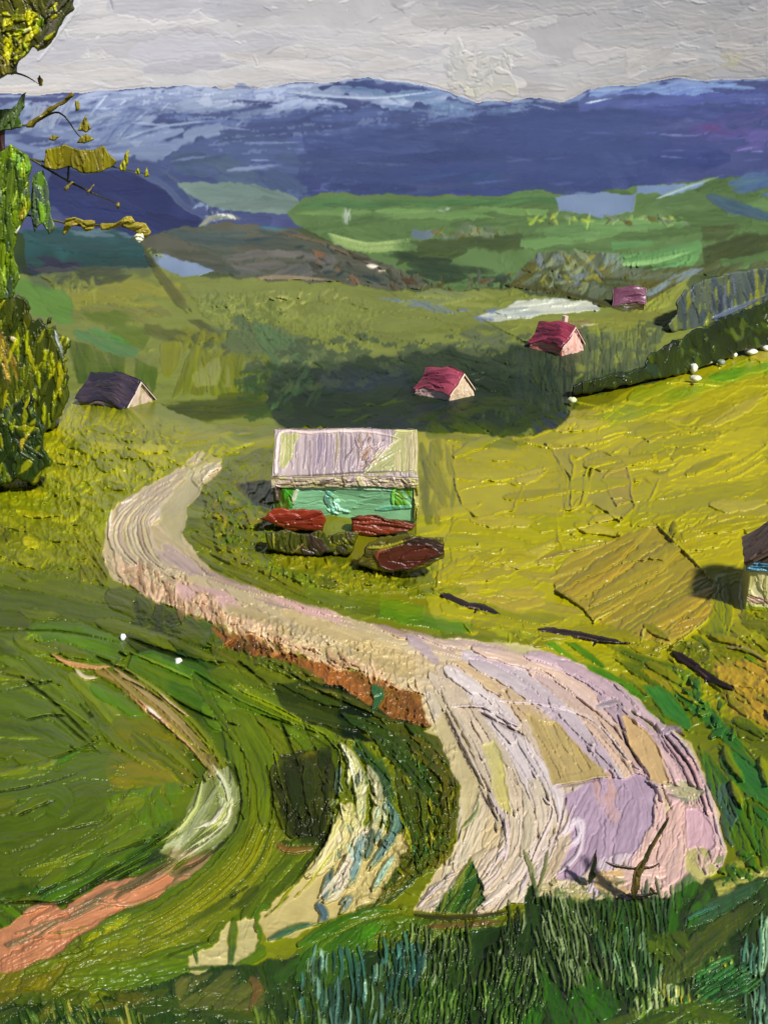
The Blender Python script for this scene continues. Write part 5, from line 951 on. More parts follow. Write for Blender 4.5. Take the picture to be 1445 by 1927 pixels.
def wobble(V, A=None):
    A = WB[0] if A is None else A
    V = np.array(V, float); x, y, z = V[:, 0].copy(), V[:, 1].copy(), V[:, 2].copy()
    V[:, 0] += A * .4 * np.sin(z * .9 + y * .7); V[:, 2] += A * np.sin(x * .55 + 1) + A * .25 * np.sin(x * 1.5 + y); V[:, 1] += A * .5 * np.sin(x * .6 + z * 1.3)
    return V
def block(name, V, F, col, parent, mat=None):
    """small plain solid in the thing's own space"""
    V = wobble(V); C = np.tile(rgb(col), (len(V), 1))
    me = bpy.data.meshes.new(name); me.from_pydata([tuple(v) for v in V], [], F); me.update()
    a = me.color_attributes.new('pigment', 'FLOAT_COLOR', 'POINT'); cc = np.ones((len(V), 4), np.float32); cc[:, :3] = lin(C); a.data.foreach_set('color', cc.ravel())
    me.materials.append(mat or M_THING)
    if len(V) >= 8:
        import bmesh
        bm = bmesh.new(); bm.from_mesh(me); bmesh.ops.recalc_face_normals(bm, faces=bm.faces)
        bmesh.ops.bevel(bm, geom=list(bm.edges), offset=0.03, segments=1, affect='EDGES'); bm.to_mesh(me); bm.free()
    o = bpy.data.objects.new(name, me); COL.objects.link(o); o.parent = parent; return o
BOXF = [(0, 1, 2, 3), (7, 6, 5, 4), (0, 4, 5, 1), (1, 5, 6, 2), (2, 6, 7, 3), (3, 7, 4, 0)]
def box(name, x0, x1, y0, y1, z0, z1, col, parent):
    return block(name, [(x0, y0, z0), (x1, y0, z0), (x1, y1, z0), (x0, y1, z0), (x0, y0, z1), (x1, y0, z1), (x1, y1, z1), (x0, y1, z1)], BOXF, col, parent)

def cottage(u, v, W, D, eave, rise, yaw, label, group, roof_cols, gable_cols, wall_cols, over=0.35, cat='house', chimney=None, drop=1.0, name='house'):
    """gabled cottage: ridge along its own x, its right gable and its long front seen; (u, v) is the photo point of the middle of its foot"""
    r = empty(name, loc_at(u, v), label, cat, group); r.rotation_euler = (0, 0, math.radians(yaw))
    m = float(ground_depth(u, v)) / FPX
    hw, hd = W / 2, D / 2
    slope = math.hypot(hd, rise); ux = np.array([1.0, 0, 0]); dn = np.array([0, -hd, -rise]) / slope; db = np.array([0, hd, -rise]) / slope
    oh = slope + over
    V = [(-hw, -hd, -drop), (hw, -hd, -drop), (hw, hd, -drop), (-hw, hd, -drop), (-hw, -hd, eave), (hw, -hd, eave), (hw, hd, eave), (-hw, hd, eave), (-hw, 0, eave + rise), (hw, 0, eave + rise)]
    # closed core (drawn as the plain back and left walls), then the painted faces proud of it
    me_o = block('wall', V, [(3, 2, 1, 0), (0, 1, 5, 4), (2, 3, 7, 6), (1, 2, 6, 9, 5), (3, 0, 4, 8, 7), (4, 5, 9, 8), (6, 7, 8, 9)], wall_cols[0], r)
    panel('front_wall', (-hw, -hd - .08, eave), ux, (0, 0, -1), W / m, eave / m + 2, m, lambda L: (L.fill([(-9, -9), (W / m + 9, -9), (W / m + 9, 99), (-9, 99)], wall_cols, 0, 9, 30, 1.2, idn=1, br=.3)), r)
    def gab(L):
        L.fill([(-9, -9), (D / m + 9, -9), (D / m + 9, 199), (-9, 199)], gable_cols, 80, 9, 30, 1.2, idn=1, br=.3)
    # gable end: a pentagon built from a painted grid squeezed under the roof line
    L = Canvas(0, 0, D / m, (eave + rise) / m, 1.0); gab(L); L.finish(lumps=.4)
    yy, xx = np.mgrid[0:L.ny, 0:L.nx]; fx = xx / (L.nx - 1) * D - hd; top = eave + rise * (1 - np.abs(fx) / hd); z = top - yy / (L.ny - 1) * (top + .3)
    Vg = np.stack([np.full(fx.shape, hw + .05) + L.H * m, fx, z], -1).reshape(-1, 3)
    Vb = Vg.copy(); Vb[:, 0] = hw + .01; n = len(Vg); G = grid_faces(L.ny, L.nx).reshape(-1, 4)
    i = np.arange(n).reshape(L.ny, L.nx); S = [np.stack([p[:-1], p[:-1] + n, p[1:] + n, p[1:]], -1) for p in (i[0], i[-1][::-1], i[:, 0][::-1], i[:, -1])]
    mesh_obj('gable', wobble(np.vstack([Vg, Vb])), np.vstack([G, G[:, ::-1] + n] + S), np.vstack([L.C.reshape(-1, 3)] * 2), M_THING, r)
    rw = (W + 2 * over) / m
    rf = panel('roof', (-hw - over, -.02, eave + rise + .1), ux, dn, rw, oh / m, m, lambda L: L.fill([(-9, -9), (rw + 9, -9), (rw + 9, 199), (-9, 199)], roof_cols, -4, 12, 60, 1.6, idn=1, rim=.6, br=.4), r)
    panel('roof', (hw + over, .02, eave + rise + .1), -ux, db, rw, oh / m, m, lambda L: L.fill([(-9, -9), (rw + 9, -9), (rw + 9, 199), (-9, 199)], roof_cols, 4, 10, 60, 2, idn=1), r)
    trim = gable_cols[0]
    for s in (-1, 1):   # pale barge boards along the gable
        e0 = np.array([hw + over + .05, 0, eave + rise + .12]); e1 = np.array([hw + over + .05, s * (hd + over * .7), eave - over * rise / hd * .7 + .12])
        q = np.array([0, 0, -.32]); t = np.array([.14, 0, 0])
        block('barge_board', [e0, e0 + t, e0 + t + q, e0 + q, e1, e1 + t, e1 + t + q, e1 + q], BOXF, trim, r)
    if chimney:
        box('chimney', chimney[0] - .4, chimney[0] + .4, .1, .9, eave + rise * .6, eave + rise + 1.1, chimney[1], r)
    return r
cottage(222, 757, 10.4, 6.0, .9, 3.4, -36, 'low cottage with a dull purple roof and cream gable above the left meadow', None, ['453a48', '50444f', '3c3444', '5c4c4c'], ['cfbcae', 'b8a488', 'c8b0a4', '8c8850'], ['6c5c68', '7c6c6c', '4c4460'], over=.55)
cottage(836, 745, 7.0, 5.4, 1.5, 2.7, -44, 'small house with a crimson roof standing in the dark wood behind the barn', 'red roofed houses in the valley', ['8c2c48', '6c2440', 'a04458', '702838'], ['d8c4a4', 'c8b090', 'e0ccb8'], ['d8bcb4', 'c8a49c', '9c7474'], over=.4)
cottage(1046, 660, 7.2, 5.6, 1.9, 3.0, -48, 'crimson roofed house with a pink white gable on the edge of the pale field', 'red roofed houses in the valley', ['7c2440', '682038', '9c3850', '542030'], ['e0bcb4', 'd8a494', 'ecd4cc'], ['c88474', 'b86c60', 'd8a090'], over=.5, chimney=(1.2, 'dcc0b0'))
cottage(1181, 578, 6.2, 4.0, .9, 3.0, -6, 'tiny shed with a mauve pink roof in a dark hollow on the right', None, ['7c4460', '6c3c54', '8c5070'], ['7c4460', '6c4050'], ['4c4420', '54482c'], over=.3, cat='shed', name='shed')

# cut-off cottage at the right edge of the photo
def edge_house():
    r = empty('house', loc_at(1486, 1150), 'cottage at the right edge with dark brown roof, blue eave and cream wall', 'house')
    r.rotation_euler = (0, 0, math.radians(-14))
    m = float(ground_depth(1486, 1150)) / FPX
    hw = 83 * m; eave = 74 * m / math.cos(PITCH)
    rise = 2.6; run = 2.6; s = math.hypot(rise, run)
    V = [(-hw, 0, -.6), (hw, 0, -.6), (hw, 2 * run, -.6), (-hw, 2 * run, -.6), (-hw, 0, eave), (hw, 0, eave), (hw, 2 * run, eave), (-hw, 2 * run, eave), (0, 0, eave + rise), (0, 2 * run, eave + rise)]
    block('wall', V, [(3, 2, 1, 0), (0, 1, 5, 8, 4), (2, 3, 7, 9, 6), (1, 2, 6, 5), (3, 0, 4, 7), (4, 8, 9, 7), (8, 5, 6, 9)], 'a09c5c', r)
    Wp = 2 * hw / m
    panel('front_wall', (-hw, -.1, eave), (1, 0, 0), (0, 0, -1), Wp, eave / m + 4, m, lambda L: (L.fill([(-9, -9), (Wp + 9, -9), (Wp + 9, 140), (-9, 140)], ['a8a468', 'b8b080', 'c0bc94', '9ca05c'], 84, 16, 50, 3.4, idn=1, rim=2), L.fill([(-5, 50), (Wp + 5, 56), (Wp + 5, 76), (-5, 66)], ['b8987c', '7c5c4c', 'c8a890'], 14, 9, 40, 3, base=False), L.fill([(-5, 72), (Wp + 5, 82), (Wp + 5, 130), (-5, 130)], ['7c8c1c', '8c9430', '5c7014'], 20, 12, 40, 3, base=False)), r)
    panel('eave_board', (-hw - .3, -.45, eave + .95), (1, 0, 0), (0, 0, -1), Wp + 12, 19, m, lambda L: L.fill([(-9, -9), (Wp + 20, -9), (Wp + 20, 40), (-9, 40)], ['3c7c94', '4c8ca4', '2c6480', '7ca8b0'], 4, 8, 50, 3.4, idn=1), r)
    for sgn in (-1, 1):
        hl = math.hypot(hw, rise + .5); e = hw * 1.12
        ex = np.array([0, 1, 0]) * (1 if sgn < 0 else 1); dn = np.array([sgn * hw, 0, -rise]) / math.hypot(hw, rise)
        O = (0, -.7, eave + rise + .95); Lp = (2 * run + 1.2) / m; Sp = math.hypot(hw, rise) * 1.1 / m
        if sgn < 0: panel('roof', (0, 2 * run + .5, eave + rise + .95), (0, -1, 0), dn, Lp, Sp, m, lambda L: L.fill([(-9, -9), (Lp + 9, -9), (Lp + 9, Sp + 9), (-9, Sp + 9)], ['4c3c34', '5c4a40', '40342c'], 60, 16, 60, 3, idn=1, rim=1.4), r, thick=.3)
        else: panel('roof', O, (0, 1, 0), dn, Lp, Sp, m, lambda L: L.fill([(-9, -9), (Lp + 9, -9), (Lp + 9, Sp + 9), (-9, Sp + 9)], ['4c3c34', '5c4a40', '40342c'], 60, 16, 60, 3, idn=1, rim=1.4), r, thick=.3)
    # the painted front gable under the roof
    L = Canvas(0, 0, Wp, rise / m + 8, 1.0); L.fill([(-9, -9), (Wp + 9, -9), (Wp + 9, 140), (-9, 140)], ['463830', '54443a', '3c302a'], -50, 16, 60, 3, idn=1); L.finish()
    yy, xx = np.mgrid[0:L.ny, 0:L.nx]; fx = (xx / (L.nx - 1) * 2 - 1) * hw * 1.05; z0 = eave + .05; top = z0 + (rise + .8) * (1 - np.abs(fx) / (hw * 1.05)) ; z = top - yy / (L.ny - 1) * (top - z0)
    Vg = np.stack([fx, -.3 - L.H * m, z], -1).reshape(-1, 3); mesh_obj('gable', wobble(Vg), grid_faces(L.ny, L.nx).reshape(-1, 4), L.C.reshape(-1, 3), M_THING, r)
WB[0] = .1
edge_house()
WB[0] = .07

# the long barn
def barn():
    r = empty('barn', loc_at(650, 972), 'long barn with streaked lilac roof and mint green wall beside the road bend', 'barn')
    m = float(ground_depth(650, 972)) / FPX
    hw = 134 * m; eave = 70 * m / math.cos(PITCH); run = 4.4
    rise = (93 * m - run * math.sin(PITCH)) / math.cos(PITCH); s = math.hypot(run, rise)
    V = [(-hw + .3, 0, -1), (hw - .2, 0, -1), (hw - .2, 2 * run, -1), (-hw + .3, 2 * run, -1), (-hw + .3, 0, eave), (hw - .2, 0, eave), (hw - .2, 2 * run, eave), (-hw + .3, 2 * run, eave), (-hw + .3, run, eave + rise), (hw - .2, run, eave + rise)]
    block('wall', V, [(3, 2, 1, 0), (0, 1, 5, 4), (2, 3, 7, 6), (1, 2, 6, 9, 5), (3, 0, 4, 8, 7), (4, 5, 9, 8), (6, 7, 8, 9)], '6c7c54', r)
    def wall(L):
        L.fill([(-9, -9), (280, -9), (280, 90), (-9, 90)], ['6ca47c', '78b080', '64986c'], -3, 22, 90, 2.4, idn=1, spread=5)
        L.fill([(-5, -5), (40, -5), (36, 80), (-5, 80)], ['4c5810', '3c4c10', '5c6414'], 80, 12, 50, 3, base=False)
        L.fill([(18, 0), (44, 0), (40, 50), (20, 54)], ['4c9c2c', '3c8430', '7cbc60'], 70, 10, 40, 4, base=False, spread=20)
        L.stroke([(40, 40), (46, 20), (60, 12), (230, 22)], 12, ['b4c8a4', 'c8dcbc', '8cc49c'], 5, rim=2)
        L.stroke([(36, 46), (40, 26), (50, 12)], 10, ['d0c4b4', 'c0c8a8'], 6, rim=2)
        L.fill([(220, 10), (266, 10), (266, 52), (226, 54)], ['5c8c24', '6c7c14', '4c9c3c', '7c8c1c'], 60, 12, 40, 4, base=False, spread=20)
        L.stroke([(224, 54), (222, 30), (230, 14), (250, 10)], 8, ['8cd860', '6cbc54'], 6, rim=2)
        L.stroke([(190, 60), (230, 54), (268, 52)], 12, ['4c9474', '5cac8c'], 4)
        L.fill([(40, 0), (200, 0), (215, 14), (60, 10)], ['4c8c24', '3c7c3c', '6cac3c'], 5, 8, 40, 3, base=False)
        L.stroke([(206, 8), (216, 18)], 10, ['3c8ca0'], 4)
        L.stroke([(104, 22), (100, 40), (108, 54), (124, 64)], 14, ['6cac94', '3c6c5c', '9cd0c4'], 6, rim=2.5)
        L.stroke([(112, 44), (122, 58), (142, 66)], 9, ['a8dcdc', 'cce8e0', '6cb8c8'], 7, rim=2)
        L.dabs([(100, 24), (140, 60), (110, 70)], ['4c9c84', 'a0e0c0', '2c5c48'], 12, 8, 60, 30, 5)
    panel('front_wall', (-hw, -.1, eave), (1, 0, 0), (0, 0, -1), 268, 76 / math.cos(PITCH), m, wall, r, gain=.7)
    sp = s / m
    def roof(L):
        L.fill([(-9, -9), (300, -9), (300, sp + 9), (-9, sp + 9)], ['8c7c84', '9c8c90', 'a89898', '84747c'], 88, 14, 110, 2.6, idn=1, spread=2, rim=1.0)
        for x, w, c in ((85, 12, '5c4c74'), (100, 10, '6c5c80'), (60, 9, '786870'), (118, 8, '8c8444'), (135, 8, '9c8c8c'), (160, 9, '8c7058'), (176, 10, 'a07c58'), (145, 7, '6c5c68')):
            L.stroke([(x, 10), (x + 1, sp * .5), (x - 3, sp * .9)], w, [c, '9c8c90'], 3, rim=.8, wet=.4)
        L.flat([(12, 8), (45, 10), (34, 60), (22, sp * .85), (12, sp * .7)], '9c9c6c', 2.5, rim=1)
        L.fill([(10, 10), (44, 10), (30, sp * .7), (12, sp * .8)], ['9c9c70', 'a8a47c', '94906c'], 90, 12, 60, 2.6, base=False, spread=4)
        L.flat([(215, 40), (228, 8), (290, -5), (290, sp * .95), (165, sp * .92), (190, sp * .7)], '98966c', 2.6, rim=2)
        L.fill([(225, 20), (290, 0), (290, sp * .9), (228, sp * .9)], ['a09470', 'b0a078', 'a8a080', '9c9470'], 89, 13, 90, 2.8, base=False, spread=3)
        L.fill([(190, sp * .5), (225, 26), (225, sp * .88), (168, sp * .9)], ['908e6c', '9c9c78', '8c8c60'], -40, 14, 50, 2.4, base=False, spread=6)
        L.stroke([(6, sp * .95), (5, sp * .5), (8, 14), (26, 5), (60, 8), (150, 7), (200, 12), (236, 22)], 9, ['d8c8c0', 'c4b0ac', 'e4d8cc'], 6, rim=2, tap=(.02, .1), dry=0)
        L.stroke([(232, 24), (214, 40), (196, 66), (170, sp * .86)], 6, ['d8c8bc', 'c8b4ac'], 6, rim=2)
        L.stroke([(225, 4), (250, 6), (268, 3)], 8, ['c8c890', 'b8b878'], 5)
        L.dabs([(150, 20), (210, 25), (180, sp * .85), (140, sp * .7)], ['a8949c', '6c5c60', 'b8a4a0', '8c6c4c'], 40, 9, -50, 30, 5)
        L.stroke([(22, sp * .97), (110, sp * .95), (200, sp * .9), (265, sp * .86)], 7, ['4c4048', '5c5048', '6c5c44'], 1, rim=.5, dry=0)
    panel('roof', (-hw, run, eave + rise + .1), (1, 0, 0), (0, -run / s, -rise / s), 270, sp, m, roof, r, thick=.25, gain=.7)
    panel('roof', (hw, run + .02, eave + rise + .1), (-1, 0, 0), (0, run / s, -rise / s), 270, sp, m, lambda L: L.fill([(-9, -9), (300, -9), (300, sp + 9), (-9, sp + 9)], ['8c7c84', '9c8c90', '84747c'], 88, 14, 80, 2, idn=1), r, thick=.25)
    def eb(L):
        L.fill([(-9, -9), (300, -9), (300, 40), (-9, 40)], ['a8949c', 'b8a4a0', 'a89c70', '9c8c84'], -4, 8, 40, 4, idn=1, rim=2)
        L.fill([(170, -5), (290, -9), (290, 24), (180, 20)], ['a8a46c', 'b8b080', 'a89484'], 10, 8, 40, 4, base=False)
        L.dabs([(0, 0), (270, 0), (270, 20), (0, 20)], ['c8b4bc', '7c6c6c', 'c4c08c', 'd8c4c4', '5c5048'], 60, 7, 0, 40, 5)
    panel('eave_board', (-hw - .1, -.42, eave + .42), (1, 0, 0), (0, 0, -1), 272, 21, m, eb, r, thick=.2, gain=.6)
    panel('corner_post', (hw - .35, -.32, eave), (1, 0, 0), (0, 0, -1), 10, 72 / math.cos(PITCH), m, lambda L: L.fill([(-5, -5), (20, -5), (20, 99), (-5, 99)], ['8c8c3c', 'a8a468', '6c6c1c'], 90, 6, 40, 4, idn=1), r, thick=.2)
    panel('corner_post', (-hw + .2, -.32, eave), (1, 0, 0), (0, 0, -1), 9, 40, m, lambda L: L.fill([(-5, -5), (20, -5), (20, 99), (-5, 99)], ['a08c84', '4c3c34', 'c0a8a0'], 90, 6, 30, 4, idn=1), r, thick=.2)
barn()

# ---------------------------------------------------------------- shrubs by the barn
BG = 'rust and brown shrubs in front of the barn'
def shrub(u, v, polys, paint, label, depth=2.5, push=0.0, group=None, stem=None, name='shrub', cat='shrub', mat=None, **k):
    r = empty(name, loc_at(u, v), label, cat, group)
    solid('foliage', polys, paint, foot(u, v, push), depth, r, mat=mat, **k)
    if stem:
        solid('stem', [stem[0]], lambda L: L.stroke(stem[0], stem[1], stem[2], 4, idn=1, rim=1, dry=0, tap=(.2, .2)), foot(u, v, push), .5, r)
    return r
p = [(482, 972), (498, 968), (512, 950), (536, 962), (570, 960), (604, 962), (612, 975), (608, 995), (575, 1002), (548, 998), (520, 988)]
shrub(556, 1000, [p], lambda L: (L.fill(p, ['7c2a0c', '6c2008', '903810', '5c1c08'], -12, 16, 60, 4.5, idn=1, rim=2, spread=20), L.stroke([(488, 970), (505, 960), (514, 950)], 12, ['c0603c', '9c3818'], 6, rim=2)), 'long rust red shrub under the left half of the barn wall', 2.4, 0, BG)
p2 = [(655, 975), (690, 968), (740, 974), (785, 988), (780, 1000), (730, 1004), (690, 1012), (664, 1000)]
shrub(715, 1006, [p2], lambda L: (L.fill(p2, ['7c2c10', '8c3814', '6c2c10', '5c3c10'], 10, 14, 70, 4.5, idn=1, rim=2, spread=10), L.stroke([(668, 985), (720, 985), (775, 994)], 8, ['a04c20', '7c2c10'], 5)), 'flat rust red shrub under the right half of the barn wall', 2.2, 0, BG)
p3 = [(500, 1000), (540, 996), (572, 1002), (606, 998), (620, 1018), (632, 1040), (596, 1044), (540, 1040), (505, 1036)]
shrub(565, 1042, [p3], lambda L: (L.fill(p3, ['4c5010', '3c4010', '5c5c18'], 85, 14, 40, 4, idn=1, rim=2, spread=14), L.fill([(562, 1004), (604, 1000), (618, 1020), (630, 1040), (570, 1042)], ['3c2a24', '4c3430', '2c2018'], 40, 16, 50, 4, base=False, spread=14, rim=2), L.stroke([(513, 1002), (516, 1035)], 7, ['8c8c3c', 'a8a45c'], 6), L.stroke([(550, 1042), (575, 1020)], 6, ['94803c'], 6)), 'dark brown and olive shrub beneath the rust red one on the left', 2.4, 0, BG)
p4 = [(612, 1004), (640, 998), (676, 1000), (668, 1020), (660, 1045), (630, 1048), (618, 1026)]
shrub(642, 1046, [p4], lambda L: (L.fill(p4, ['4c5410', '5c5c20', '3c4414'], 75, 12, 40, 4, idn=1, rim=2, spread=20), L.dabs(p4, ['3c3428', '4c443c', '7c7c24'], 12, 10, 60, 20, 4)), 'small olive shrub in the middle of the row in front of the barn', 2, 0, BG)
p5 = [(668, 1062), (690, 1020), (720, 1008), (770, 1004), (800, 1012), (838, 1010), (834, 1050), (800, 1066), (772, 1076), (735, 1078), (700, 1070)]
shrub(742, 1086, [p5], lambda L: (L.fill(p5, ['4c4c10', '5c5814', '3c3410'], -14, 16, 60, 4, idn=1, rim=2), L.fill([(745, 1012), (800, 1012), (835, 1016), (834, 1048), (790, 1062), (720, 1050)], ['34180c', '241410', '3c200c'], -10, 20, 70, 3.6, base=False, idn=1), L.flat([(706, 1046), (720, 1034), (760, 1026), (812, 1026), (826, 1040), (800, 1058), (772, 1070), (738, 1076), (716, 1064)], '501a0c', 5, 1, rim=2.5), L.fill([(712, 1044), (815, 1030), (800, 1056), (745, 1072)], ['501c0c', '5c200e', '481a0c'], -10, 24, 90, 3, base=False, spread=4), L.stroke([(708, 1052), (714, 1038), (740, 1030)], 10, ['a86c48', '7c3c20'], 6, rim=2), L.stroke([(690, 1032), (730, 1028), (776, 1014)], 9, ['8c8a24', 'a09c38'], 6, rim=2)), 'round maroon bush on a thin dark stem right of the barn shrubs', 2.2, 0, BG, stem=([(736, 1070), (740, 1084), (737, 1098)], 9, ['2c1c10', '1c140c']))

# ---------------------------------------------------------------- hedges and tree rows on the right
def strip_depth(us, vs, push=0.0):
    """upright sheets that follow a foot line across the land"""
    def f(u, v):
        vb = np.interp(u, us, vs); g = ground_depth(u, vb)
        y = g * (-(vb - 963.5) / FPX * math.sin(PITCH) + math.cos(PITCH)) - push
        return y / (-(v - 963.5) / FPX * math.sin(PITCH) + math.cos(PITCH))
    return f
hp = [(1072, 742), (1078, 726), (1120, 712), (1160, 698), (1215, 690), (1222, 660), (1260, 640), (1330, 610), (1390, 585), (1470, 555), (1600, 520), (1600, 610), (1470, 646), (1400, 660), (1330, 688), (1270, 706), (1200, 720), (1130, 738), (1080, 748)]
hr = tag(solid('hedge', [hp], lambda L: (L.fill(hp, ['1e2a0c', '2a380e', '18220a', '34420e'], 84, 18, 50, 4, idn=1, rim=2, spread=12, rag=6), L.dabs(hp, ['3c4c14', '14200c', '4c5c1c', '1c3424', '5c6830'], 90, 9, 80, 30, 5), L.stroke([(1215, 690), (1230, 700), (1228, 715)], 26, ['1c3a2c', '16301c'], 4)), strip_depth([1070, 1200, 1330, 1470, 1600], [748, 722, 690, 650, 612], .6), 4.0, round_=12),
    'dark green hedge climbing right between the yellow meadow and the grey trees', 'hedge')
tp = [(1258, 612), (1268, 580), (1284, 548), (1310, 532), (1345, 518), (1400, 512), (1470, 500), (1600, 480), (1600, 530), (1470, 560), (1390, 592), (1320, 615), (1262, 628)]
solid_t = tag(solid('row_of_trees', [tp], lambda L: (L.fill(tp, ['4c5658', '3c4858', '5c6448', '485464'], 86, 14, 70, 3.6, idn=1, rim=1.6, spread=5, rag=6), L.dabs(tp, ['8c8c30', '6c7488', '2c3848', '7c8848'], 70, 8, 86, 8, 4, 3.4), L.stroke([(1340, 600), (1400, 575), (1445, 555)], 12, ['5c6880', '4c5870', '7c88a0'], 5, rim=2)), strip_depth([1258, 1390, 1470, 1600], [625, 592, 562, 532], .4), 4.5, round_=12),
    'blue grey row of trees behind the dark hedge at the right', 'trees')
# pale stones along the hedge foot, and white glints in the grass shaped as stones
def stone(u, v, w, h, col, label, group=None, name='stone', lift=.3):
    r = random.Random(int(u * 7 + v)); m = float(ground_depth(u, v)) / FPX; bmv = []; nf = []
    nu, nv = 14, 9
    for j in range(nv + 1):
        for i in range(nu):
            a = 2 * math.pi * i / nu; b = math.pi * j / nv; k = 1 + .16 * math.sin(3 * a + r.random()) * math.sin(b) + r.uniform(-.07, .07)
            bmv.append((w / 2 * m * math.sin(b) * math.cos(a) * k, w / 2 * m * math.sin(b) * math.sin(a) * k, h / 2 * m * math.cos(b) * k + h * m * lift))
    for j in range(nv):
        for i in range(nu): nf.append((j * nu + i, (j + 1) * nu + i, (j + 1) * nu + (i + 1) % nu, j * nu + (i + 1) % nu))
    P = np.array(loc_at(u, v)); d = CAMP - P; d /= np.linalg.norm(d)
    o = mesh_obj(name, np.array(bmv), np.array(nf), np.array([rgb(col) + r.uniform(-14, 10) for _ in bmv]), M_THING); o.location = P + d * (3.2 if group else m * 7)
    return tag(o, label, 'stone', group)
SG = 'pale stones along the foot of the hedge'
for (u, v, w, h, c, lab) in ((1350, 656, 17, 22, 'dcd8cc', 'tallest white stone standing against the dark hedge'), (1304, 693, 15, 17, 'd8d8cc', 'round white stone at the lower left of the pale stone cluster by the hedge'),
    (1308, 712, 22, 11, 'd0d0b8', 'flat cream stone lowest in the cluster by the hedge'), (1328, 680, 26, 11, 'a8ac94', 'long grey stone in the middle of the cluster by the hedge'), (1356, 682, 15, 11, '8c9484', 'small grey green stone right of the cluster by the hedge'),
    (1381, 668, 10, 10, 'e0e0d0', 'small white stone between the cluster and the right edge of the photo'), (1412, 662, 24, 10, 'dcdcd0', 'long white stone further right along the hedge'), (1440, 655, 20, 10, 'd8d8d0', 'white stone on the hedge line at the right edge of the photo'),
    (1250, 690, 7, 9, 'e4e8e4', 'tiny white stone low in the dark hedge'), (1076, 753, 17, 11, 'ccd0a8', 'cream stone at the left end of the dark hedge')):
    stone(u, v + h * .3, w, h, c, lab, SG)
stone(232, 1203, 11, 14, 'ecece8', 'white glint shaped as a small stone on the dark green bank above the peach path'); stone(336, 1250, 15, 16, 'd4d0cc', 'grey white glint shaped as a small stone right of the peach path on the green bank')

# ---------------------------------------------------------------- fallen branches on the yellow bank
FG = 'dark fallen branches beside the road'
for pts, w, lab in (([(829, 1119), (848, 1124), (880, 1138), (905, 1142), (944, 1158)], 13, 'short dark branch lying on yellow grass above the road, below the maroon bush'),
    ([(1012, 1184), (1035, 1186), (1080, 1192), (1130, 1203), (1186, 1210)], 13, 'long dark purple branch lying under the gold field patch'),
    ([(1266, 1226), (1285, 1240), (1310, 1255), (1335, 1275), (1380, 1298)], 17, 'thick dark branch lying on the orange grass at the right')):
    mid = pts[2]; q = foot(mid[0], mid[1] + 10, .3)
    d0 = lambda u, v: ground_depth(u, v) - 0.45
    tag(solid('fallen_branch', [pts], lambda L: (L.stroke(pts, w, ['241818', '30201c', '1c1210'], 4, idn=1, rim=2, br=1.6, tap=(.15, .5)), L.stroke(pts[2:5], w * 1.1, ['281a18', '1c1414'], 5, idn=1, rim=2, tap=(.3, .6)), L.stroke([(pts[3][0] - 6, pts[3][1]), (pts[3][0] - 12, pts[3][1] + 12)], 5, ['241818'], 4, idn=1), L.stroke([(pts[2][0], pts[2][1] + 3), (pts[3][0], pts[3][1] + 4)], 4, ['8c6c6c', '5c4438'], 4)), d0, .4, gain=1.2), lab, 'branch', FG)
p = [(1433, 1333), (1442, 1336), (1460, 1360), (1448, 1362)]
tag(solid('fallen_branch', [p], lambda L: L.fill(p, ['1c1810', '281c14'], 60, 8, 30, 3, idn=1), lambda u, v: ground_depth(u, v) - .4, .3), 'dark branch tip at the right edge below the orange grass', 'branch', FG)
# bare twig and stake in front of the road foot
def twig():
    r = empty('broken_stake', loc_at(1196, 1692), 'leaning dark stake with a crossbar at the foot of the road', 'stake')
    f = foot(1196, 1692, .5)
    a = [(1194, 1690), (1200, 1655), (1212, 1622), (1238, 1575), (1258, 1536)]
    solid('post', [a], lambda L: (L.stroke([(1192, 1692), (1198, 1650), (1208, 1628), (1214, 1616)], 18, ['4c4414', '2c2410', '6c5c24', 'a8843c'], 5, idn=1, rim=2, dry=0, tap=(.2, .2)), L.stroke([(1208, 1632), (1222, 1600), (1236, 1575), (1244, 1560)], 11, ['a89048', '34301c', '7c6c2c', '241c10'], 5, idn=1, rim=2, dry=0, tap=(.2, .2)), L.stroke([(1238, 1572), (1250, 1552), (1258, 1538)], 9, ['2c2810', '4c4414'], 4, idn=1, dry=0), L.stroke([(1206, 1616), (1226, 1588)], 4, ['1c1a10'], 4), L.dabs([(1196, 1640), (1222, 1640), (1220, 1690), (1196, 1690)], ['b09450', '2c2410', '5c5420'], 8, 9, 80, 20, 5)), f, .5, r)
    b = [(1138, 1622), (1160, 1630), (1195, 1634), (1225, 1632), (1240, 1624)]
    solid('crossbar', [b], lambda L: L.stroke(b, 8, ['6c4838', '3c2c1c', 'a07c58'], 4, idn=1, rim=1.6, dry=0, tap=(.2, .3)), f, .35, r)
    c = [(1178, 1684), (1240, 1684)]
    solid('root', [c], lambda L: (L.stroke([(1176, 1684), (1206, 1686), (1238, 1680)], 9, ['241c10', '34301c'], 4, idn=1, dry=0), L.stroke([(1222, 1670), (1236, 1684)], 8, ['4c3c24'], 4, idn=1, dry=0)), f, .5, r)
twig()
s_ = [(1120, 1604), (1118, 1625), (1112, 1645), (1108, 1664)]
tag(solid('stake', [s_], lambda L: (L.stroke(s_, 10, ['1c2410', '2c3414', '14180c'], 5, idn=1, rim=1.6, dry=0, tap=(.3, .2)), L.stroke([(1116, 1640), (1110, 1662)], 14, ['1c2810', '2c3c14'], 5, idn=1, dry=0)), foot(1110, 1668, .3), .3), 'short black stake standing left of the leaning one', 'stake')

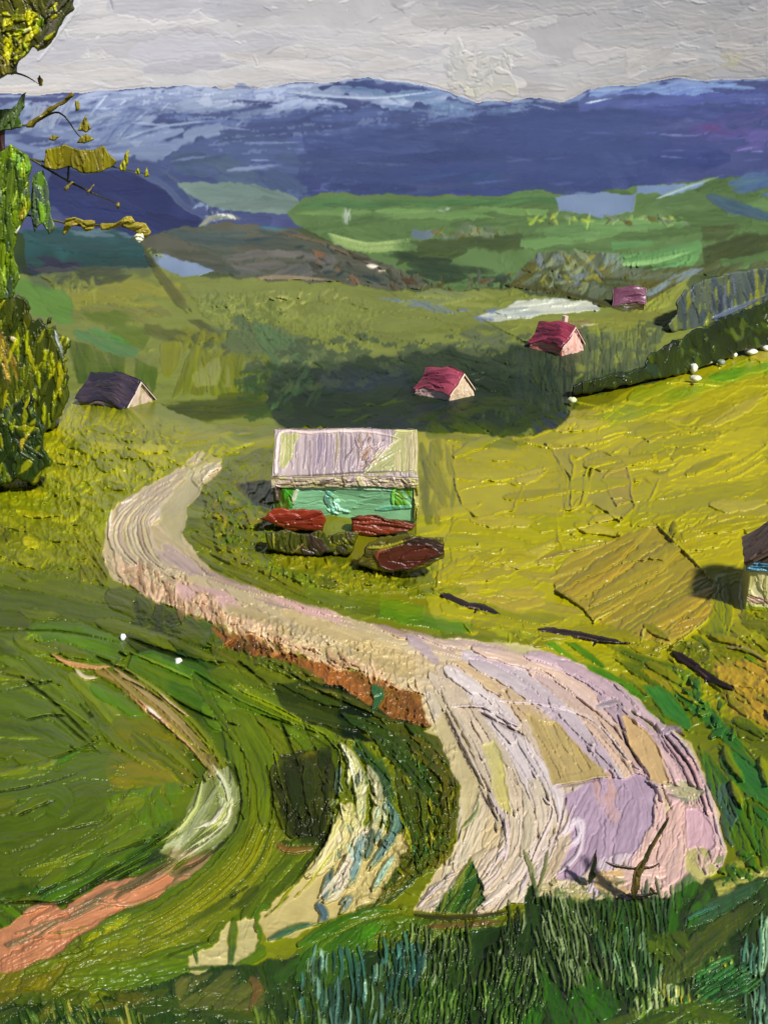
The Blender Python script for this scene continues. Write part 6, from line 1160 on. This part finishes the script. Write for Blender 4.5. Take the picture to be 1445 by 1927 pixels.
# ---------------------------------------------------------------- the tree at the left edge and the bushes below it
def big_tree():
    LIFT[0] = 1.35
    base = (-34, 1180)
    r = empty('leafy_tree', loc_at(*base), 'tall tree at the left edge with olive leaves hanging over the sky and blue hill', 'tree')
    f = foot(base[0], base[1], 0); g = lambda k: foot(base[0], base[1], k)
    tr = [(-34, 1185), (-36, 1000), (-30, 760), (-22, 520), (-6, 330), (-4, 268), (-16, 160), (-24, 0), (-30, -100)]
    solid('trunk', [tr], lambda L: (L.stroke(tr, 42, ['2c2018', '3c2c20', '201810'], 4, idn=1, rim=1.5, tap=(.0, .9), dry=0), L.stroke([(2, 240), (10, 268), (6, 305)], 26, ['2c1c1c', '3c2828', '241414'], 5, idn=1, rim=2, dry=0)), f, 1.6, r)
    A = [(-120, -110), (160, -110), (146, -10), (138, 22), (112, 58), (96, 84), (72, 100), (62, 92), (40, 118), (36, 140), (0, 148), (-60, 160), (-120, 120)]
    def pa(L):
        L.fill(A, ['3c3c10', '4c4c10', '34341c', '5c5c14'], 70, 24, 70, 4, idn=1, rim=1.6, spread=20, rag=5)
        L.fill([(88, -20), (140, -20), (132, 20), (100, 62), (72, 100), (66, 92), (84, 50)], ['3c3c2c', '54504c', '30341c', '4c5034'], 118, 11, 70, 4, base=False, spread=8, rim=2)
        L.fill([(14, 40), (30, 24), (62, 22), (80, 36), (76, 60), (60, 74), (40, 96), (20, 110), (8, 80)], ['84800c', '94901a', '6c6c0c', '545a0c'], 130, 18, 50, 5, base=False, spread=30, rim=2.5)
        L.fill([(-40, 60), (20, 90), (30, 130), (20, 144), (-40, 140)], ['4c4a14', '342a18', '6c6c2c', '2c2414'], 60, 14, 40, 5, base=False, spread=30, rim=2)
        L.fill([(70, 30), (86, 34), (80, 62), (64, 74)], ['4c6410', '5c7414', '3c5410'], 110, 10, 40, 5, base=False)
        L.stroke([(42, 62), (54, 56), (66, 50)], 10, ['e8dca0', 'c8bc60'], 7, rim=2)
        L.stroke([(84, 76), (96, 68), (104, 60)], 10, ['b8b448', '8c8c20'], 6)
        L.dabs([(0, 10), (120, 10), (70, 100), (10, 130)], ['8c8c1c', '2c2c10', '6c7c14', 'a8a440'], 44, 11, 110, 30, 6)
    solid('foliage', [A], pa, g(1.2), 4.5, r, round_=14)
    for tw in ([(-14, 225), (50, 236), (110, 212), (150, 256), (172, 262)], [(-8, 290), (60, 300), (130, 312), (200, 312), (278, 328)], [(0, 395), (80, 410), (150, 424), (220, 424), (282, 442)], [(-20, 130), (40, 140), (74, 158)], [(60, 300), (120, 336), (168, 360), (226, 386)], [(130, 312), (128, 345)]):
        solid('twig', [tw], lambda L, tw=tw: L.stroke(tw, 4.5, ['3c3c1c', '4c4810'], 2, idn=1, rim=0, dry=0, tap=(.02, .5), rough=.2), g(.3), .15, r, sc=1.1, round_=2)
    def spray(polys, cols, ang, w=12, l=40, push=.6, depth=1.2, extra=None, **k):
        for q in polys:
            def pp(L, q=q):
                L.fill(q, cols, ang, w, l, 4.5, idn=1, rim=2, spread=k.get('spread', 12), rag=2.5, dens=1.4)
                if extra: extra(L)
            solid('leaf_spray', [q], pp, g(push), depth, r, round_=5)
    spray([[(68, 148), (74, 140), (80, 150), (80, 164), (72, 164)]], ['5c4c10', '6c5c14'], 90)
    spray([[(-60, 205), (20, 205), (34, 190), (46, 178), (54, 172), (44, 205), (38, 222), (44, 240), (20, 246), (-60, 250)]], ['34441c', '3c5024', '4c5c34', '2c3814'], 110, l=50)
    spray([[(48, 240), (54, 226), (76, 216), (92, 200), (118, 188), (136, 172), (142, 180), (128, 192), (108, 202), (92, 214), (76, 228), (64, 240)]], ['4c4808', '6c6010', '5c540c', '3c3408'], -32, 12, 60)
    spray([[(140, 188), (152, 188), (152, 204), (144, 210)], [(156, 222), (162, 216), (172, 244), (160, 250), (146, 248)], [(150, 254), (164, 250), (178, 262), (160, 270), (142, 268)], [(90, 264), (102, 254), (116, 258), (104, 268)]], ['5c5610', '6c6418', '4c4c0c'], 90, 9, 22)
    sl = [(84, 280), (100, 278), (124, 272), (150, 280), (176, 282), (196, 272), (204, 286), (222, 304), (214, 314), (190, 324), (156, 328), (130, 316), (104, 322), (82, 312)]
    spray([sl], ['5c5408', '665e0a', '54500a', '6c680c'], 88, 18, 50, spread=5)
    spray([[(226, 322), (232, 296), (240, 280), (244, 296), (240, 324)], [(252, 328), (258, 310), (266, 328)], [(268, 332), (274, 312), (280, 332)]], ['5c6010', '6c6c14', '74701c'], 88, 9, 30)
    spray([[(118, 350), (132, 342), (142, 344), (128, 356), (122, 362)], [(160, 352), (166, 358), (178, 342), (178, 350), (166, 372)], [(216, 384), (224, 378), (228, 388), (222, 396)]], ['6c642c', '5c5418', '807430'], -40, 7, 20)
    spray([[(118, 438), (124, 412), (140, 408), (156, 414), (180, 414), (178, 430), (160, 436), (150, 424), (136, 430), (122, 446)], [(188, 420), (214, 418), (236, 406), (248, 406), (258, 418), (276, 422), (286, 436), (278, 448), (262, 444), (246, 436), (230, 426), (206, 434), (190, 434)]], ['5c5608', '6c640c', '74680e', '4c480c'], -10, 11, 34)
    highlight_p = [[(250, 446), (258, 438), (270, 440), (272, 452), (262, 458), (252, 454)]]
    spray(highlight_p, ['ecece8', 'c8c080', 'e0d8c8'], 10, 9, 18, push=1.2, depth=1)  # white highlight on the leaves, modelled as a pale solid
    # long hanging curtain of leaves down the left edge
    B = [(-120, 250), (-10, 290), (20, 268), (40, 280), (56, 290), (60, 310), (56, 340), (62, 370), (58, 400), (40, 430), (26, 470), (40, 520), (24, 560), (-120, 600)]
    spray([B], ['3c4c14', '2c3c1c', '4c5c18', '34401c', '5c6c20'], 95, 16, 80, push=.2, depth=4, extra=lambda L: (L.fill([(20, 280), (50, 290), (58, 320), (30, 330)], ['4c6c20', '6c8c40', '5c6c50'], 95, 10, 36, 5, base=False), L.fill([(28, 420), (36, 392), (56, 376), (56, 410)], ['6c600c', '7c700c'], 110, 10, 36, 5, base=False), L.dabs(B, ['7c8c2c', '24341c', '8c9c48', '5c6c18', '3c4c50'], 110, 9, 95, 14, 6, 3), L.stroke([(30, 440), (40, 425)], 7, ['c8d8dc'], 5)))
    spray([[(62, 330), (84, 320), (92, 350), (96, 400), (106, 430), (92, 442), (80, 420), (66, 440), (60, 400)]], ['2c3840', '3c4c34', '4c6428', '303844'], 92, 12, 60, push=.4, extra=lambda L: (L.stroke([(76, 380), (80, 410), (74, 430)], 15, ['5c7c24', '6c8c34'], 5, rim=2), L.stroke([(104, 390), (102, 420), (96, 434)], 9, ['5c6c3c', '7c8c60'], 5)))
    return r
big_tree()
LIFT[0] = 1.2
BL = 'bushes on the left slope'
q1 = [(-110, 560), (10, 560), (20, 540), (44, 552), (58, 590), (62, 600), (84, 600), (100, 618), (110, 616), (132, 640), (132, 700), (126, 760), (110, 800), (60, 812), (0, 820), (-110, 830)]
def pq(L):
    L.fill(q1, ['343c0c', '42480e', '2c340e', '50540e', '3c3c18'], 96, 18, 90, 4.5, idn=1, rim=1.8, spread=10, rag=13)
    L.fill([(0, 620), (24, 640), (36, 700), (30, 730), (0, 700)], ['6c5c34', '4c4020', '8c6c14', '7c7444'], 80, 13, 60, 5, base=False, spread=10, rim=2)
    L.fill([(80, 660), (98, 662), (104, 700), (90, 716), (78, 690)], ['7c8010', '94941c', '6c700c'], 96, 14, 40, 6, base=False, rim=3)
    L.stroke([(104, 622), (108, 640), (114, 655), (120, 680)], 11, ['c0c8cc', 'a0a8b4', '5c6068'], 6, rim=2)
    L.stroke([(132, 626), (128, 642), (122, 650)], 8, ['a8b4bc', '5c7c6c'], 5)
    L.stroke([(18, 634), (28, 642), (40, 654)], 12, ['e0ccb8', '8c7c5c'], 6, rim=2)
    L.dabs(q1, ['7c8014', '24300c', '5c640e', '949018', '8c941c', 'a09c24'], 150, 9, 98, 14, 6, 3.4)
r_ = shrub(40, 815, [q1], pq, 'tall bush of upright olive and brown strokes below the tree at the left', 6, 0, BL, name='bush', cat='bush', round_=18)
q2 = [(-100, 790), (0, 775), (40, 740), (46, 770), (60, 742), (78, 790), (90, 800), (84, 850), (100, 870), (70, 905), (30, 900), (-20, 925), (-100, 935)]
def pq2(L):
    L.fill(q2, ['1e2c10', '26380f', '18240e', '344410'], 80, 18, 50, 4.5, idn=1, rim=1.8, spread=26, rag=7)
    L.fill([(40, 828), (58, 812), (66, 816), (56, 846), (44, 852)], ['8c7c10', 'a0901c'], 110, 12, 36, 6, base=False, rim=2)
    L.dabs(q2, ['5c6c10', '7c7c14', '14200c', '3c4c30', '94901c'], 70, 10, 90, 30, 6, 2.4)
shrub(30, 925, [q2], pq2, 'dark green bush with yellow touches at the left edge above the meadow', 5, 0, BL, name='bush', cat='bush', round_=14)
